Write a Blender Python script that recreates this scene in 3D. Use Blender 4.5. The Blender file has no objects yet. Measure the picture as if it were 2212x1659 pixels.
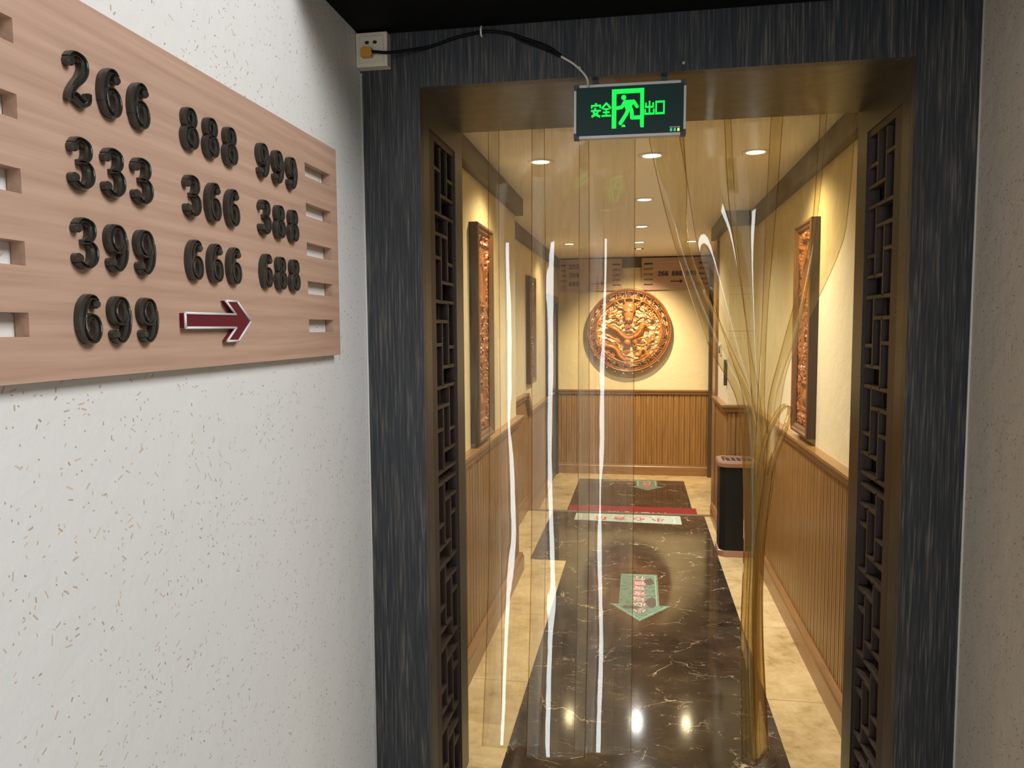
import bpy, bmesh, math, random
from mathutils import Vector, Matrix, noise

random.seed(7)
SC = bpy.context.scene
COL = SC.collection
PI = math.pi

# ------------------------------------------------------------------ camera
YAW, PITCH, ROLL = 0.170342243, 0.0781306648, -0.00737674794
FPX, CX, CY = 1661.14525, 1095.09788, 838.935101
fw0 = Vector((-math.sin(YAW), math.cos(YAW), 0)); rt0 = Vector((math.cos(YAW), math.sin(YAW), 0)); up0 = Vector((0, 0, 1))
fw = fw0 * math.cos(PITCH) - up0 * math.sin(PITCH)
up1 = up0 * math.cos(PITCH) + fw0 * math.sin(PITCH)
rt = rt0 * math.cos(ROLL) + up1 * math.sin(ROLL)
up = up1 * math.cos(ROLL) - rt0 * math.sin(ROLL)
cam_data = bpy.data.cameras.new('camera')
cam_data.sensor_width = 36.0
cam_data.lens = FPX / 2212 * 36.0
cam_data.shift_x = (1106 - CX) / 2212
cam_data.shift_y = (CY - 829.5) / 2212
cam_data.clip_start = 0.05
cam = bpy.data.objects.new('camera', cam_data)
COL.objects.link(cam)
m = Matrix((rt, up, -fw)).transposed().to_4x4()
m.translation = Vector((0, 0, 1.55))
cam.matrix_world = m
SC.camera = cam

# ------------------------------------------------------------------ world, big lights, exposure
w = bpy.data.worlds.new('world'); SC.world = w; w.use_nodes = True
w.node_tree.nodes['Background'].inputs[0].default_value = (1.0, 0.93, 0.82, 1)
w.node_tree.nodes['Background'].inputs[1].default_value = 0.17
vs = SC.view_settings
vs.view_transform = 'Standard'; vs.look = 'None'; vs.exposure = 0.0; vs.gamma = 1.0; vs.use_curve_mapping = False
SC.cycles.use_denoising = True; SC.cycles.adaptive_threshold = .018
SC.cycles.max_bounces = 10; SC.cycles.diffuse_bounces = 5; SC.cycles.glossy_bounces = 4
SC.cycles.transparent_max_bounces = 40
SC.cycles.sample_clamp_indirect = 6.0
SC.cycles.caustics_reflective = False; SC.cycles.caustics_refractive = False


def area(name, loc, target, sx, sy, power, color):
    d = bpy.data.lights.new(name, 'AREA'); d.shape = 'RECTANGLE'; d.size = sx; d.size_y = sy
    d.energy = power; d.color = color
    o = bpy.data.objects.new(name, d); COL.objects.link(o); o.location = loc
    o.rotation_euler = (Vector(target) - Vector(loc)).to_track_quat('-Z', 'Y').to_euler()
    return o


# daylight through the entrance behind the camera, and the open sky over the yard at its right
area('daylight_entrance', (-0.25, -2.55, 1.38), (-0.25, 3, 1.38), 0.46, 2.4, 30, (0.90, 0.96, 1.0))
area('daylight_yard', (1.8, 0.7, 3.5), (-0.76, 1.3, 1.0), 1.3, 1.3, 100, (0.97, 0.98, 1.0))

# ------------------------------------------------------------------ node helpers
class NT:
    def __init__(self, name):
        self.m = bpy.data.materials.new(name); self.m.use_nodes = True
        self.t = self.m.node_tree; self.n = self.t.nodes; self.l = self.t.links
        self.b = self.n['Principled BSDF']

    def node(self, typ, **kw):
        x = self.n.new(typ)
        for k, v in kw.items():
            setattr(x, k, v)
        return x

    def set(self, sock, v):
        if isinstance(v, bpy.types.NodeSocket):
            self.l.new(v, sock)
        elif isinstance(v, (tuple, list)) and len(v) == 3 and sock.type == 'RGBA':
            sock.default_value = (*v, 1)
        else:
            sock.default_value = v

    def coord(self, scale=(1, 1, 1), loc=(0, 0, 0), rot=(0, 0, 0), src='Object'):
        tc = self.node('ShaderNodeTexCoord'); mp = self.node('ShaderNodeMapping')
        mp.inputs['Scale'].default_value = scale; mp.inputs['Location'].default_value = loc; mp.inputs['Rotation'].default_value = rot
        self.l.new(tc.outputs[src], mp.inputs[0])
        return mp.outputs[0]

    def noise(self, vec, scale=5, detail=4, rough=.5, dist=0):
        x = self.node('ShaderNodeTexNoise'); x.inputs['Scale'].default_value = scale; x.inputs['Detail'].default_value = detail
        x.inputs['Roughness'].default_value = rough; x.inputs['Distortion'].default_value = dist
        self.l.new(vec, x.inputs['Vector'])
        return x

    def math(self, op, a, b=0.0, c=0.0):
        x = self.node('ShaderNodeMath', operation=op)
        self.set(x.inputs[0], a); self.set(x.inputs[1], b); self.set(x.inputs[2], c)
        return x.outputs[0]

    def ramp(self, fac, stops):
        x = self.node('ShaderNodeValToRGB'); e = x.color_ramp.elements
        while len(e) < len(stops):
            e.new(0.5)
        for el, (p, c) in zip(e, stops):
            el.position = p; el.color = (*c, 1) if len(c) == 3 else c
        self.l.new(fac, x.inputs[0])
        return x.outputs[0]

    def mix(self, fac, a, b, typ='MIX'):
        x = self.node('ShaderNodeMix', data_type='RGBA', blend_type=typ)
        self.set(x.inputs[0], fac); self.set(x.inputs[6], a); self.set(x.inputs[7], b)
        return x.outputs[2]

    def bump(self, h, strength=.3, dist=.01):
        x = self.node('ShaderNodeBump'); x.inputs['Strength'].default_value = strength; x.inputs['Distance'].default_value = dist
        self.l.new(h, x.inputs['Height']); self.l.new(x.outputs[0], self.b.inputs['Normal'])

    def base(self, v):
        self.set(self.b.inputs['Base Color'], v)

    def props(self, rough=.5, metal=0, spec=None, coat=None):
        self.set(self.b.inputs['Roughness'], rough); self.set(self.b.inputs['Metallic'], metal)
        if spec is not None:
            self.b.inputs['Specular IOR Level'].default_value = spec
        if coat is not None:
            self.b.inputs['Coat Weight'].default_value = coat
            self.b.inputs['Coat Roughness'].default_value = .1


def plain(name, col, rough=.5, metal=0, spec=None, coat=None, emit=None, es=0, grain=0.0, gscale=40):
    t = NT(name)
    if grain:
        nz = t.noise(t.coord(), gscale, 4)
        t.base(t.mix(t.math('MULTIPLY', nz.outputs[0], grain), col, tuple(c * .45 for c in col)))
    else:
        t.base(col)
    t.props(rough, metal, spec, coat)
    if emit:
        t.b.inputs['Emission Color'].default_value = (*emit, 1); t.b.inputs['Emission Strength'].default_value = es
    return t.m


def plaster(name, base, fleck, amount, axis, scale_f=1.0, bump=.25, patch=.12):
    """straw-fleck plaster; axis 'x' for walls in the yz plane, 'y' for walls in the xz plane"""
    t = NT(name)
    rot = (0, PI / 2, 0) if axis == 'x' else (PI / 2, 0, 0)
    vec = t.coord(rot=rot)
    col = None
    n1 = t.noise(vec, 2.2, 5, .6)
    col = t.mix(t.math('MULTIPLY', n1.outputs[0], patch), base, tuple(c * .62 for c in base))
    n3 = t.noise(vec, 9, 4, .6)
    for sc, L, W, thr, seed in ((58 / scale_f, .36, .075, amount, 0.0), (40 / scale_f, .28, .055, amount * .7, 3.7), (105 / scale_f, .33, .11, amount * 1.0, 9.1)):
        mp = t.node('ShaderNodeMapping'); mp.inputs['Scale'].default_value = (sc, sc, sc); mp.inputs['Location'].default_value = (seed, seed * 1.7, 0)
        t.l.new(vec, mp.inputs[0])
        flat = t.node('ShaderNodeVectorMath', operation='MULTIPLY'); flat.inputs[1].default_value = (1, 1, 0)
        t.l.new(mp.outputs[0], flat.inputs[0])
        vo = t.node('ShaderNodeTexVoronoi', voronoi_dimensions='2D'); vo.inputs['Scale'].default_value = 1
        vo.inputs['Randomness'].default_value = .9
        t.l.new(flat.outputs[0], vo.inputs['Vector'])
        sub = t.node('ShaderNodeVectorMath', operation='SUBTRACT')
        t.l.new(flat.outputs[0], sub.inputs[0]); t.l.new(vo.outputs['Position'], sub.inputs[1])
        sep = t.node('ShaderNodeSeparateColor'); t.l.new(vo.outputs['Color'], sep.inputs[0])
        vr = t.node('ShaderNodeVectorRotate', rotation_type='Z_AXIS')
        t.l.new(sub.outputs[0], vr.inputs['Vector']); t.l.new(t.math('MULTIPLY', sep.outputs[0], 6.28), vr.inputs['Angle'])
        xyz = t.node('ShaderNodeSeparateXYZ'); t.l.new(vr.outputs[0], xyz.inputs[0])
        ax = t.math('ABSOLUTE', xyz.outputs[0]); ay = t.math('ABSOLUTE', xyz.outputs[1])
        Lr = t.math('MULTIPLY', t.math('ADD', t.math('MULTIPLY', sep.outputs[2], .8), .35), L)
        inx = t.math('LESS_THAN', ax, Lr); iny = t.math('LESS_THAN', ay, W)
        on = t.math('LESS_THAN', sep.outputs[1], t.math('MULTIPLY', t.math('MULTIPLY', n3.outputs[0], n3.outputs[0]), thr * 3.4))
        mask = t.math('MULTIPLY', t.math('MULTIPLY', inx, iny), on)
        shade = t.mix(sep.outputs[2], fleck, tuple(min(1, f * 1.9) for f in fleck))
        col = t.mix(mask, col, shade)
    t.base(col); t.props(.62, spec=.35)
    n2 = t.noise(vec, 14, 6, .6)
    t.bump(n2.outputs[0], bump, .012)
    return t.m


def zebra():
    t = NT('zebra_laminate')
    v = t.coord(scale=(1, 1, .030))
    n1 = t.noise(v, 185, 4, .55, .3); n2 = t.noise(v, 420, 2, .5, .2); n3 = t.noise(v, 22, 2)
    s = t.math('ADD', t.math('MULTIPLY', n1.outputs[0], .65), t.math('MULTIPLY', n2.outputs[0], .35))
    s = t.math('ADD', s, t.math('MULTIPLY', t.math('SUBTRACT', n3.outputs[0], .5), .10))
    t.base(t.ramp(s, [(.40, (.014, .0165, .021)), (.50, (.026, .029, .034)), (.55, (.050, .048, .046)), (.63, (.118, .104, .088))]))
    t.props(.42, spec=.5)
    t.bump(s, .12, .003)
    return t.m


def wood(name, light, dark, grain=(1, 1, .06), scale=28, rough=.38, knots=0.0, coat=None, rot=(0, 0, 0)):
    t = NT(name)
    v = t.coord(scale=grain, rot=rot)
    n1 = t.noise(v, scale, 5, .6, .8); n2 = t.noise(v, scale * 4, 3, .6)
    s = t.math('ADD', t.math('MULTIPLY', n1.outputs[0], .7), t.math('MULTIPLY', n2.outputs[0], .3))
    t.base(t.ramp(s, [(.33, dark), (.52, tuple((a + b) / 2 for a, b in zip(light, dark))), (.68, light)]))
    t.props(rough, coat=coat)
    t.bump(s, .08, .003)
    return t.m


def sign_wood():
    t = NT('pink_oak_board')
    v = t.coord(scale=(.12, 1, 1.0))
    n1 = t.noise(v, 6, 2, .5, .6)
    wv = t.node('ShaderNodeTexWave', wave_type='BANDS', bands_direction='Z', wave_profile='SIN')
    wv.inputs['Scale'].default_value = 9; wv.inputs['Distortion'].default_value = 5; wv.inputs['Detail'].default_value = 3
    wv.inputs['Detail Scale'].default_value = .8
    t.l.new(v, wv.inputs['Vector'])
    v2 = t.coord(scale=(.04, 1, 1)); n2 = t.noise(v2, 130, 3)
    s = t.math('ADD', t.math('MULTIPLY', wv.outputs[1], .22), t.math('MULTIPLY', n2.outputs[0], .78))
    t.base(t.ramp(s, [(.2, (.40, .248, .176)), (.5, (.47, .30, .216)), (.8, (.54, .355, .262))]))
    t.props(.45, spec=.4)
    return t.m


def marble_dark():
    t = NT('black_marble')
    v = t.coord()
    d = t.noise(v, 3.0, 5, .65)
    dv = t.node('ShaderNodeVectorMath', operation='MULTIPLY_ADD'); dv.inputs[1].default_value = (.32, .32, .32)
    t.l.new(d.outputs[1], dv.inputs[0]); t.l.new(v, dv.inputs[2])
    def veins(scale, width, stretch):
        mp = t.node('ShaderNodeMapping'); mp.inputs['Scale'].default_value = stretch; mp.inputs['Rotation'].default_value = (0, 0, .5)
        t.l.new(dv.outputs[0], mp.inputs[0])
        vo = t.node('ShaderNodeTexVoronoi', feature='DISTANCE_TO_EDGE'); vo.inputs['Scale'].default_value = scale
        t.l.new(mp.outputs[0], vo.inputs['Vector'])
        return t.math('SUBTRACT', 1.0, t.math('SMOOTH_MIN', t.math('DIVIDE', vo.outputs['Distance'], width), 1.0, .1))
    a = veins(3.4, .012, (1, 1, 1)); b = veins(9, .022, (.45, 2.0, 1))
    br = t.noise(v, 4.5, 3, .6); br2 = t.noise(v, 9, 3, .6)
    ma = t.math('MULTIPLY', a, t.ramp(br.outputs[0], [(.50, (0, 0, 0)), (.62, (1, 1, 1))]))
    mb = t.math('MULTIPLY', t.math('MULTIPLY', b, .55), t.ramp(br2.outputs[0], [(.50, (0, 0, 0)), (.63, (1, 1, 1))]))
    mk = t.math('MAXIMUM', ma, mb)
    n = t.noise(v, 5, 6, .65)
    bs = t.ramp(n.outputs[0], [(.35, (.026, .018, .013)), (.55, (.052, .037, .026)), (.75, (.105, .072, .046))])
    col = t.mix(t.math('MAXIMUM', mk, 0.0), bs, (.72, .60, .42))
    # slab joints
    xyz = t.node('ShaderNodeSeparateXYZ'); t.l.new(v, xyz.inputs[0])
    fr = t.math('FRACT', t.math('DIVIDE', t.math('ADD', xyz.outputs[1], -0.03), .8))
    jt = t.math('LESS_THAN', fr, .006)
    col = t.mix(jt, col, (.02, .015, .01))
    t.base(col); t.props(.09, spec=.5)
    return t.m


def marble_beige():
    t = NT('beige_marble')
    v = t.coord()
    n = t.noise(v, 3.5, 8, .66, .5); n2 = t.noise(v, 16, 5, .7)
    s = t.math('ADD', t.math('MULTIPLY', n.outputs[0], .65), t.math('MULTIPLY', n2.outputs[0], .35))
    col = t.ramp(s, [(.34, (.36, .25, .11)), (.46, (.60, .45, .23)), (.60, (.76, .61, .35)), (.74, (.84, .73, .48))])
    xyz = t.node('ShaderNodeSeparateXYZ'); t.l.new(v, xyz.inputs[0])
    fr = t.math('FRACT', t.math('DIVIDE', t.math('ADD', xyz.outputs[1], -0.03), .8))
    col = t.mix(t.math('LESS_THAN', fr, .005), col, (.30, .22, .13))
    t.base(col); t.props(.16, spec=.5)
    return t.m


def pvc(name, tint, haze, body=(.84, .82, .76)):
    """thin clear PVC sheet: see-through with a clear-coat reflection and a little scuffing"""
    t = NT(name)
    t.n.remove(t.b)
    out = t.n['Material Output']
    tr = t.node('ShaderNodeBsdfTransparent'); tr.inputs[0].default_value = (*tint, 1)
    gl = t.node('ShaderNodeBsdfGlossy'); gl.inputs['Roughness'].default_value = .03; gl.inputs[0].default_value = (1, 1, 1, 1)
    df = t.node('ShaderNodeBsdfDiffuse'); df.inputs[0].default_value = (*[b * .95 for b in body], 1)
    geo = t.node('ShaderNodeNewGeometry'); fr = t.node('ShaderNodeFresnel'); t.l.new(t.math('MULTIPLY_ADD', geo.outputs['Backfacing'], 1 / 1.52 - 1.52, 1.52), fr.inputs[0])
    v = t.coord(scale=(1, 1, .12)); nz = t.noise(v, 30, 6, .7)
    hz = t.math('MULTIPLY', t.ramp(nz.outputs[0], [(.40, (.25, .25, .25)), (.72, (1, 1, 1))]), haze)
    # soft vertical draw lines of the extruded sheet
    bv = t.coord(scale=(1, 1, .25)); bn = t.noise(bv, 9, 3, .5)
    bp = t.node('ShaderNodeBump'); bp.inputs['Strength'].default_value = .05; bp.inputs['Distance'].default_value = .01
    t.l.new(bn.outputs[0], bp.inputs['Height']); t.l.new(bp.outputs[0], gl.inputs['Normal'])
    m1 = t.node('ShaderNodeMixShader'); t.l.new(hz, m1.inputs[0]); t.l.new(tr.outputs[0], m1.inputs[1]); tl = t.node('ShaderNodeBsdfTranslucent'); tl.inputs[0].default_value = (*body, 1)
    m0 = t.node('ShaderNodeMixShader'); m0.inputs[0].default_value = .5; t.l.new(df.outputs[0], m0.inputs[1]); t.l.new(tl.outputs[0], m0.inputs[2])
    t.l.new(m0.outputs[0], m1.inputs[2])
    m2 = t.node('ShaderNodeMixShader'); t.l.new(fr.outputs[0], m2.inputs[0]); t.l.new(m1.outputs[0], m2.inputs[1]); t.l.new(gl.outputs[0], m2.inputs[2])
    t.l.new(m2.outputs[0], out.inputs[0])
    return t.m


M = {}
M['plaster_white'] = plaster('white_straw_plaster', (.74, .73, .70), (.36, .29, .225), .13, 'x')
M['plaster_shade_tint'] = plaster('shade_tinted_straw_plaster', (.52, .455, .375), (.20, .15, .11), .13, 'x', 1.0, .5)  # same plaster as the left wall, with shade put into a darker base colour
M['plaster_cream_x'] = plaster('cream_plaster_side', (.74, .64, .42), (.45, .33, .17), .04, 'x', .8, .35, .25)
M['plaster_cream_y'] = plaster('cream_plaster_end', (.74, .64, .43), (.45, .33, .17), .05, 'y', .8, .45, .35)
M['zebra'] = zebra()
M['bronze'] = None
t_ = NT('brushed_bronze'); v_ = t_.coord(scale=(1, 1, 16)); n_ = t_.noise(v_, 22, 4)
t_.base(t_.ramp(n_.outputs[0], [(.3, (.064, .062, .055)), (.7, (.105, .101, .090))])); t_.props(.36, .85); M['bronze'] = t_.m
M['lattice'] = wood('dark_walnut', (.060, .036, .027), (.028, .017, .013), scale=50, rough=.5)
M['lattice_back'] = plain('black_backing', (.012, .010, .009), .6)
M['wain'] = wood('honey_oak', (.37, .205, .064), (.215, .105, .030), scale=34, rough=.33)
M['wain_trim_x'] = wood('honey_oak_trim', (.33, .180, .066), (.21, .104, .038), grain=(1, .08, 1), scale=40, rough=.3)
M['wain_trim_y'] = wood('honey_oak_end_trim', (.33, .180, .066), (.21, .104, .038), grain=(.08, 1, 1), scale=40, rough=.3)
M['crown'] = wood('grey_brown_beam', (.115, .090, .068), (.07, .053, .040), grain=(1, .1, 1), scale=30, rough=.5)
M['ceil'] = plain('cream_ceiling_paint', (.86, .85, .83), .7)
M['black_ceil'] = plain('black_ceiling_paint', (.004, .004, .004), .7, spec=.1)
M['marble_dark'] = marble_dark()
M['marble_beige'] = marble_beige()
M['nosing'] = plain('grey_brown_step_edge', (.18, .14, .095), .3, grain=.4)
M['sign_wood'] = sign_wood()
M['sign_wood_far'] = wood('pink_oak_far_board', (.52, .36, .27), (.42, .28, .205), grain=(.1, 1, 1), scale=30, rough=.5)
M['digit'] = plain('black_gloss_acrylic', (.030, .026, .022), .28, coat=.4)
M['arrow_red'] = plain('maroon_acrylic', (.13, .016, .024), .5, spec=.15)
M['arrow_white'] = plain('silver_white_edge', (.72, .68, .66), .3)
M['socket'] = plain('yellowed_white_plastic', (.70, .63, .49), .35)
M['hole'] = plain('socket_hole_black', (.01, .01, .01), .5)
M['plug'] = plain('yellow_plug_plastic', (.60, .29, .035), .4)
M['cable_black'] = plain('black_rubber_cable', (.006, .006, .006), .6, spec=.12)
M['cable_white'] = plain('grey_white_cable', (.55, .52, .46), .45)
M['caulk'] = plain('white_caulk', (.62, .60, .56), .5)
M['nail'] = plain('steel_nail', (.6, .58, .55), .3, .8)
M['sign_face'] = plain('dark_green_acrylic', (.010, .030, .028), .3, spec=.3, emit=(.02, .10, .09), es=.05)
M['sign_lit'] = plain('lit_green', (.0, .10, .01), .4, emit=(.0, 1.0, .085), es=1.0)
M['sign_frame'] = plain('aluminium_strip', (.60, .60, .60), .35, .3)
M['sign_cap'] = plain('dark_grey_corner', (.045, .05, .055), .4)
M['led_green'] = plain('green_indicator', (.1, .5, .25), .3, emit=(.1, .6, .3), es=.5)
M['led_yellow'] = plain('yellow_indicator', (.8, .6, .1), .3, emit=(1, .75, .15), es=.9)
M['white_print'] = plain('white_print', (.8, .8, .78), .5)
M['pvc'] = pvc('clear_pvc', (.972, .960, .915), .125)
M['pvc_edge'] = pvc('amber_pvc_edge', (.60, .45, .24), .10)
M['pvc_bunch'] = pvc('yellowed_clear_pvc', (.958, .922, .795), .155, (.82, .755, .53))
M['rail'] = plain('galvanised_rail', (.5, .5, .5), .35, .8)
M['carve'] = wood('carved_copper_wood', (.40, .155, .050), (.20, .070, .024), scale=30, rough=.30, coat=.3)
M['carve_frame'] = wood('dark_brown_frame', (.10, .058, .034), (.055, .032, .02), scale=30, rough=.4)
M['carve_old'] = wood('brown_frame_moulding', (.20, .095, .042), (.11, .050, .024), scale=30, rough=.35)
M['medal'] = wood('carved_orange_wood', (.55, .215, .050), (.30, .105, .026), grain=(1, 1, 1), scale=16, rough=.30, coat=.4)
M['medal_rim'] = wood('carved_brown_rim', (.36, .135, .042), (.20, .075, .028), grain=(1, 1, 1), scale=16, rough=.32, coat=.3)
M['bin_black'] = plain('black_painted_steel', (.014, .014, .015), .45, spec=.2)
M['rose'] = plain('rose_gold_plastic', (.42, .25, .19), .35, .35)
M['ash'] = plain('black_ash_tray', (.03, .025, .022), .5)
M['sand'] = plain('dark_ash', (.12, .10, .08), .9)
M['stick_green'] = None
t_ = NT('green_floor_vinyl'); n_ = t_.noise(t_.coord(), 26, 4, .6, 2.0)
t_.base(t_.ramp(n_.outputs[0], [(.40, (.085, .165, .125)), (.48, (.145, .275, .210)), (.62, (.185, .335, .260))])); t_.props(.25); M['stick_green'] = t_.m
M['stick_line'] = plain('pale_green_line', (.36, .56, .42), .3)
M['stick_wear'] = plain('worn_dark_patch', (.07, .06, .045), .4)
t_ = NT('pale_teal_floor_vinyl'); n_ = t_.noise(t_.coord(), 40, 4, .6)
t_.base(t_.ramp(n_.outputs[0], [(.4, (.44, .56, .49)), (.6, (.60, .73, .66))])); t_.props(.3); M['stick_pale'] = t_.m
M['red_text'] = plain('red_print', (.62, .11, .10), .4)
M['mat_red'] = plain('red_mat', (.30, .022, .018), .85, grain=.5, gscale=160)
M['downlight'] = plain('white_downlight_ring', (.8, .78, .72), .4)
M['lamp_cool'] = plain('cool_lamp', (1, 1, 1), .5, emit=(1.0, .97, .88), es=9)
M['lamp_warm'] = plain('warm_lamp', (1, 1, 1), .5, emit=(1.0, .80, .48), es=9)
M['door_black'] = plain('black_gloss_door', (.016, .016, .018), .3)
M['steel'] = plain('brushed_steel', (.5, .5, .5), .3, .9)
M['switch'] = plain('white_switch_plastic', (.7, .68, .62), .4)
M['dark_strip'] = plain('dark_brown_strip', (.05, .03, .02), .4)
M['concrete'] = plain('grey_paving', (.42, .42, .40), .5)

# ------------------------------------------------------------------ mesh helpers
def bm_new():
    return bmesh.new()


def box(bm, x0, x1, y0, y1, z0, z1, mi=0):
    v = [bm.verts.new((x, y, z)) for x in (x0, x1) for y in (y0, y1) for z in (z0, z1)]
    for f in ((0, 1, 3, 2), (4, 6, 7, 5), (0, 4, 5, 1), (2, 3, 7, 6), (0, 2, 6, 4), (1, 5, 7, 3)):
        fc = bm.faces.new([v[i] for i in f]); fc.material_index = mi


def bevel_all(bm, w, seg=2):
    bmesh.ops.bevel(bm, geom=list(bm.edges), offset=w, segments=seg, affect='EDGES', profile=.6, clamp_overlap=True)


def prism(bm, pts, axis, a, b, mi=0):
    """polygon pts (2D) extruded along axis from a to b; 2D axes are the other two in xyz order"""
    def P(p, h):
        return {'x': (h, p[0], p[1]), 'y': (p[0], h, p[1]), 'z': (p[0], p[1], h)}[axis]
    lo = [bm.verts.new(P(p, a)) for p in pts]; hi = [bm.verts.new(P(p, b)) for p in pts]
    n = len(pts)
    fs = [bm.faces.new(lo), bm.faces.new(hi)] + [bm.faces.new((lo[i], lo[(i + 1) % n], hi[(i + 1) % n], hi[i])) for i in range(n)]
    for f in fs:
        f.material_index = mi
    return fs


def tube(bm, pts, r, seg=8, cap=True, squash=None):
    """round tube along 3D pts; r is a number or a list"""
    pts = [Vector(p) for p in pts]; n = len(pts)
    rs = r if isinstance(r, (list, tuple)) else [r] * n
    rings = []; ref = None
    for i, p in enumerate(pts):
        d = (pts[min(i + 1, n - 1)] - pts[max(i - 1, 0)]).normalized()
        if ref is None:
            ref = d.orthogonal().normalized()
        ref = (ref - d * ref.dot(d)).normalized(); bi = d.cross(ref)
        rings.append([bm.verts.new(p + (ref * math.cos(2 * PI * k / seg) + bi * math.sin(2 * PI * k / seg)) * rs[i]) for k in range(seg)])
    for a, b in zip(rings, rings[1:]):
        for k in range(seg):
            f = bm.faces.new((a[k], a[(k + 1) % seg], b[(k + 1) % seg], b[k])); f.smooth = True
    if cap:
        bm.faces.new(rings[0][::-1]); bm.faces.new(rings[-1])


def spline(pts, n=8, closed=False):
    P = [Vector(p) for p in pts]; out = []
    N = len(P)
    rng = range(N if closed else N - 1)
    for i in rng:
        if closed:
            a, b, c, d = P[(i - 1) % N], P[i], P[(i + 1) % N], P[(i + 2) % N]
        else:
            a, b, c, d = P[max(i - 1, 0)], P[i], P[i + 1], P[min(i + 2, N - 1)]
        for k in range(n):
            t = k / n
            out.append(.5 * ((2 * b) + (c - a) * t + (2 * a - 5 * b + 4 * c - d) * t * t + (3 * b - a - 3 * c + d) * t ** 3))
    if not closed:
        out.append(P[-1].copy())
    return out


def obj(name, bm, mat, parent=None, loc=None, rot=None, smooth=False):
    bmesh.ops.recalc_face_normals(bm, faces=list(bm.faces))
    me = bpy.data.meshes.new(name); bm.to_mesh(me); bm.free()
    for x in (mat if isinstance(mat, (list, tuple)) else [mat]):
        me.materials.append(x)
    if smooth:
        for p in me.polygons:
            p.use_smooth = True
    o = bpy.data.objects.new(name, me); COL.objects.link(o)
    if parent:
        o.parent = parent
    if loc is not None:
        o.location = loc
    if rot is not None:
        o.rotation_euler = rot
    return o


def tag(o, label, cat=None, group=None, kind=None):
    o['label'] = label
    if cat: o['category'] = cat
    if group: o['group'] = group
    if kind: o['kind'] = kind
    return o


def thing(name, label, cat, loc=(0, 0, 0), rz=0, group=None, kind=None):
    o = bpy.data.objects.new(name, None); COL.objects.link(o)
    o.location = loc; o.rotation_euler = (0, 0, rz); o.empty_display_size = .05
    return tag(o, label, cat, group, kind)


def struct(name, bm, mat, label, cat):
    return tag(obj(name, bm, mat), label, cat, kind='structure')


def text_mesh(body, size, bold=0.0, extrude=0.0, rim=0.0):
    cu = bpy.data.curves.new('text', 'FONT'); cu.body = body; cu.size = size; cu.offset = bold; cu.extrude = extrude; cu.bevel_depth = rim; cu.bevel_resolution = 0; cu.resolution_u = 3
    cu.align_x = 'CENTER'; cu.align_y = 'CENTER'
    o = bpy.data.objects.new('text', cu); COL.objects.link(o)
    dg = bpy.context.evaluated_depsgraph_get(); dg.update()
    me = bpy.data.meshes.new_from_object(o.evaluated_get(dg))
    bpy.data.objects.remove(o); bpy.data.curves.remove(cu)
    bm = bmesh.new(); bm.from_mesh(me); bpy.data.meshes.remove(me)
    for f in bm.faces:
        f.material_index = 0
    return bm


def xform(bm, mtx):
    bmesh.ops.transform(bm, matrix=mtx, verts=list(bm.verts))


def merge(dst, src, mi=None):
    mp = {}
    for v in src.verts:
        mp[v] = dst.verts.new(v.co)
    for f in src.faces:
        try:
            g = dst.faces.new([mp[v] for v in f.verts]); g.smooth = f.smooth; g.material_index = f.material_index if mi is None else mi
        except ValueError:
            pass
    src.free()


def sweep(bm, path, prof, left=True):
    """moulding: closed profile of (out, z) swept with mitres along a 2D path; 'out' points to the left or right of travel"""
    n = len(path); P = [Vector(p) for p in path]; rings = []
    s = 1 if left else -1
    for i in range(n):
        d0 = (P[i] - P[i - 1]).normalized() if i > 0 else None
        d1 = (P[i + 1] - P[i]).normalized() if i < n - 1 else None
        n0 = Vector((-d0.y, d0.x)) * s if d0 else None; n1 = Vector((-d1.y, d1.x)) * s if d1 else None
        if n0 is None: off = n1
        elif n1 is None: off = n0
        else:
            off = (n0 + n1) / (1 + n0.dot(n1)) if n0.dot(n1) > -.9 else n0
        rings.append([bm.verts.new((P[i].x + off.x * o, P[i].y + off.y * o, z)) for o, z in prof])
    k = len(prof)
    for a, b in zip(rings, rings[1:]):
        for j in range(k):
            bm.faces.new((a[j], a[(j + 1) % k], b[(j + 1) % k], b[j]))
    bm.faces.new(rings[0]); bm.faces.new(rings[-1])


def planks(bm, p0, p1, z0, z1, left=True, pitch=.062, t=.014, groove=.010):
    """tongue-and-groove boards along p0-p1 as one grooved sheet standing on the wall line"""
    a, b = Vector(p0), Vector(p1); d = b - a; L = d.length; d.normalize()
    nrm = Vector((-d.y, d.x)) * (1 if left else -1)
    k = max(1, round(L / pitch)); w_ = L / k; pr = []
    for i in range(k):
        s = i * w_
        pr += [(s, t - groove), (s + .004, t - groove), (s + .008, t), (s + w_ * .52, t), (s + w_ * .52 + .003, t - .004), (s + w_ * .52 + .006, t), (s + w_ - .004, t)]
    pr.append((L, t - groove))
    pts = [a + d * s + nrm * o for s, o in pr]
    loop = pts + [b.copy(), a.copy()]
    lo = [bm.verts.new((p.x, p.y, z0)) for p in loop]; hi = [bm.verts.new((p.x, p.y, z1)) for p in loop]
    n = len(loop)
    for i in range(n):
        bm.faces.new((lo[i], lo[(i + 1) % n], hi[(i + 1) % n], hi[i]))
    bm.faces.new(hi); bm.faces.new(lo)


# ================================================================== SETTING
XL, XR = -0.76, 0.80            # side walls
YF, YB = 2.09, 2.58             # doorway front face and back edge
OL, OR, OH = -0.592, 0.663, 2.205   # opening
ZC = 2.345                      # corridor ceiling
YE, ZD = 8.945, -0.15           # end wall, lower floor
XLL = -0.96                     # recessed left wall
YN = 4.75                       # near left wall ends
YP0, YP1, XP = 5.6, 6.5, 0.62   # pillar on the right

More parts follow.
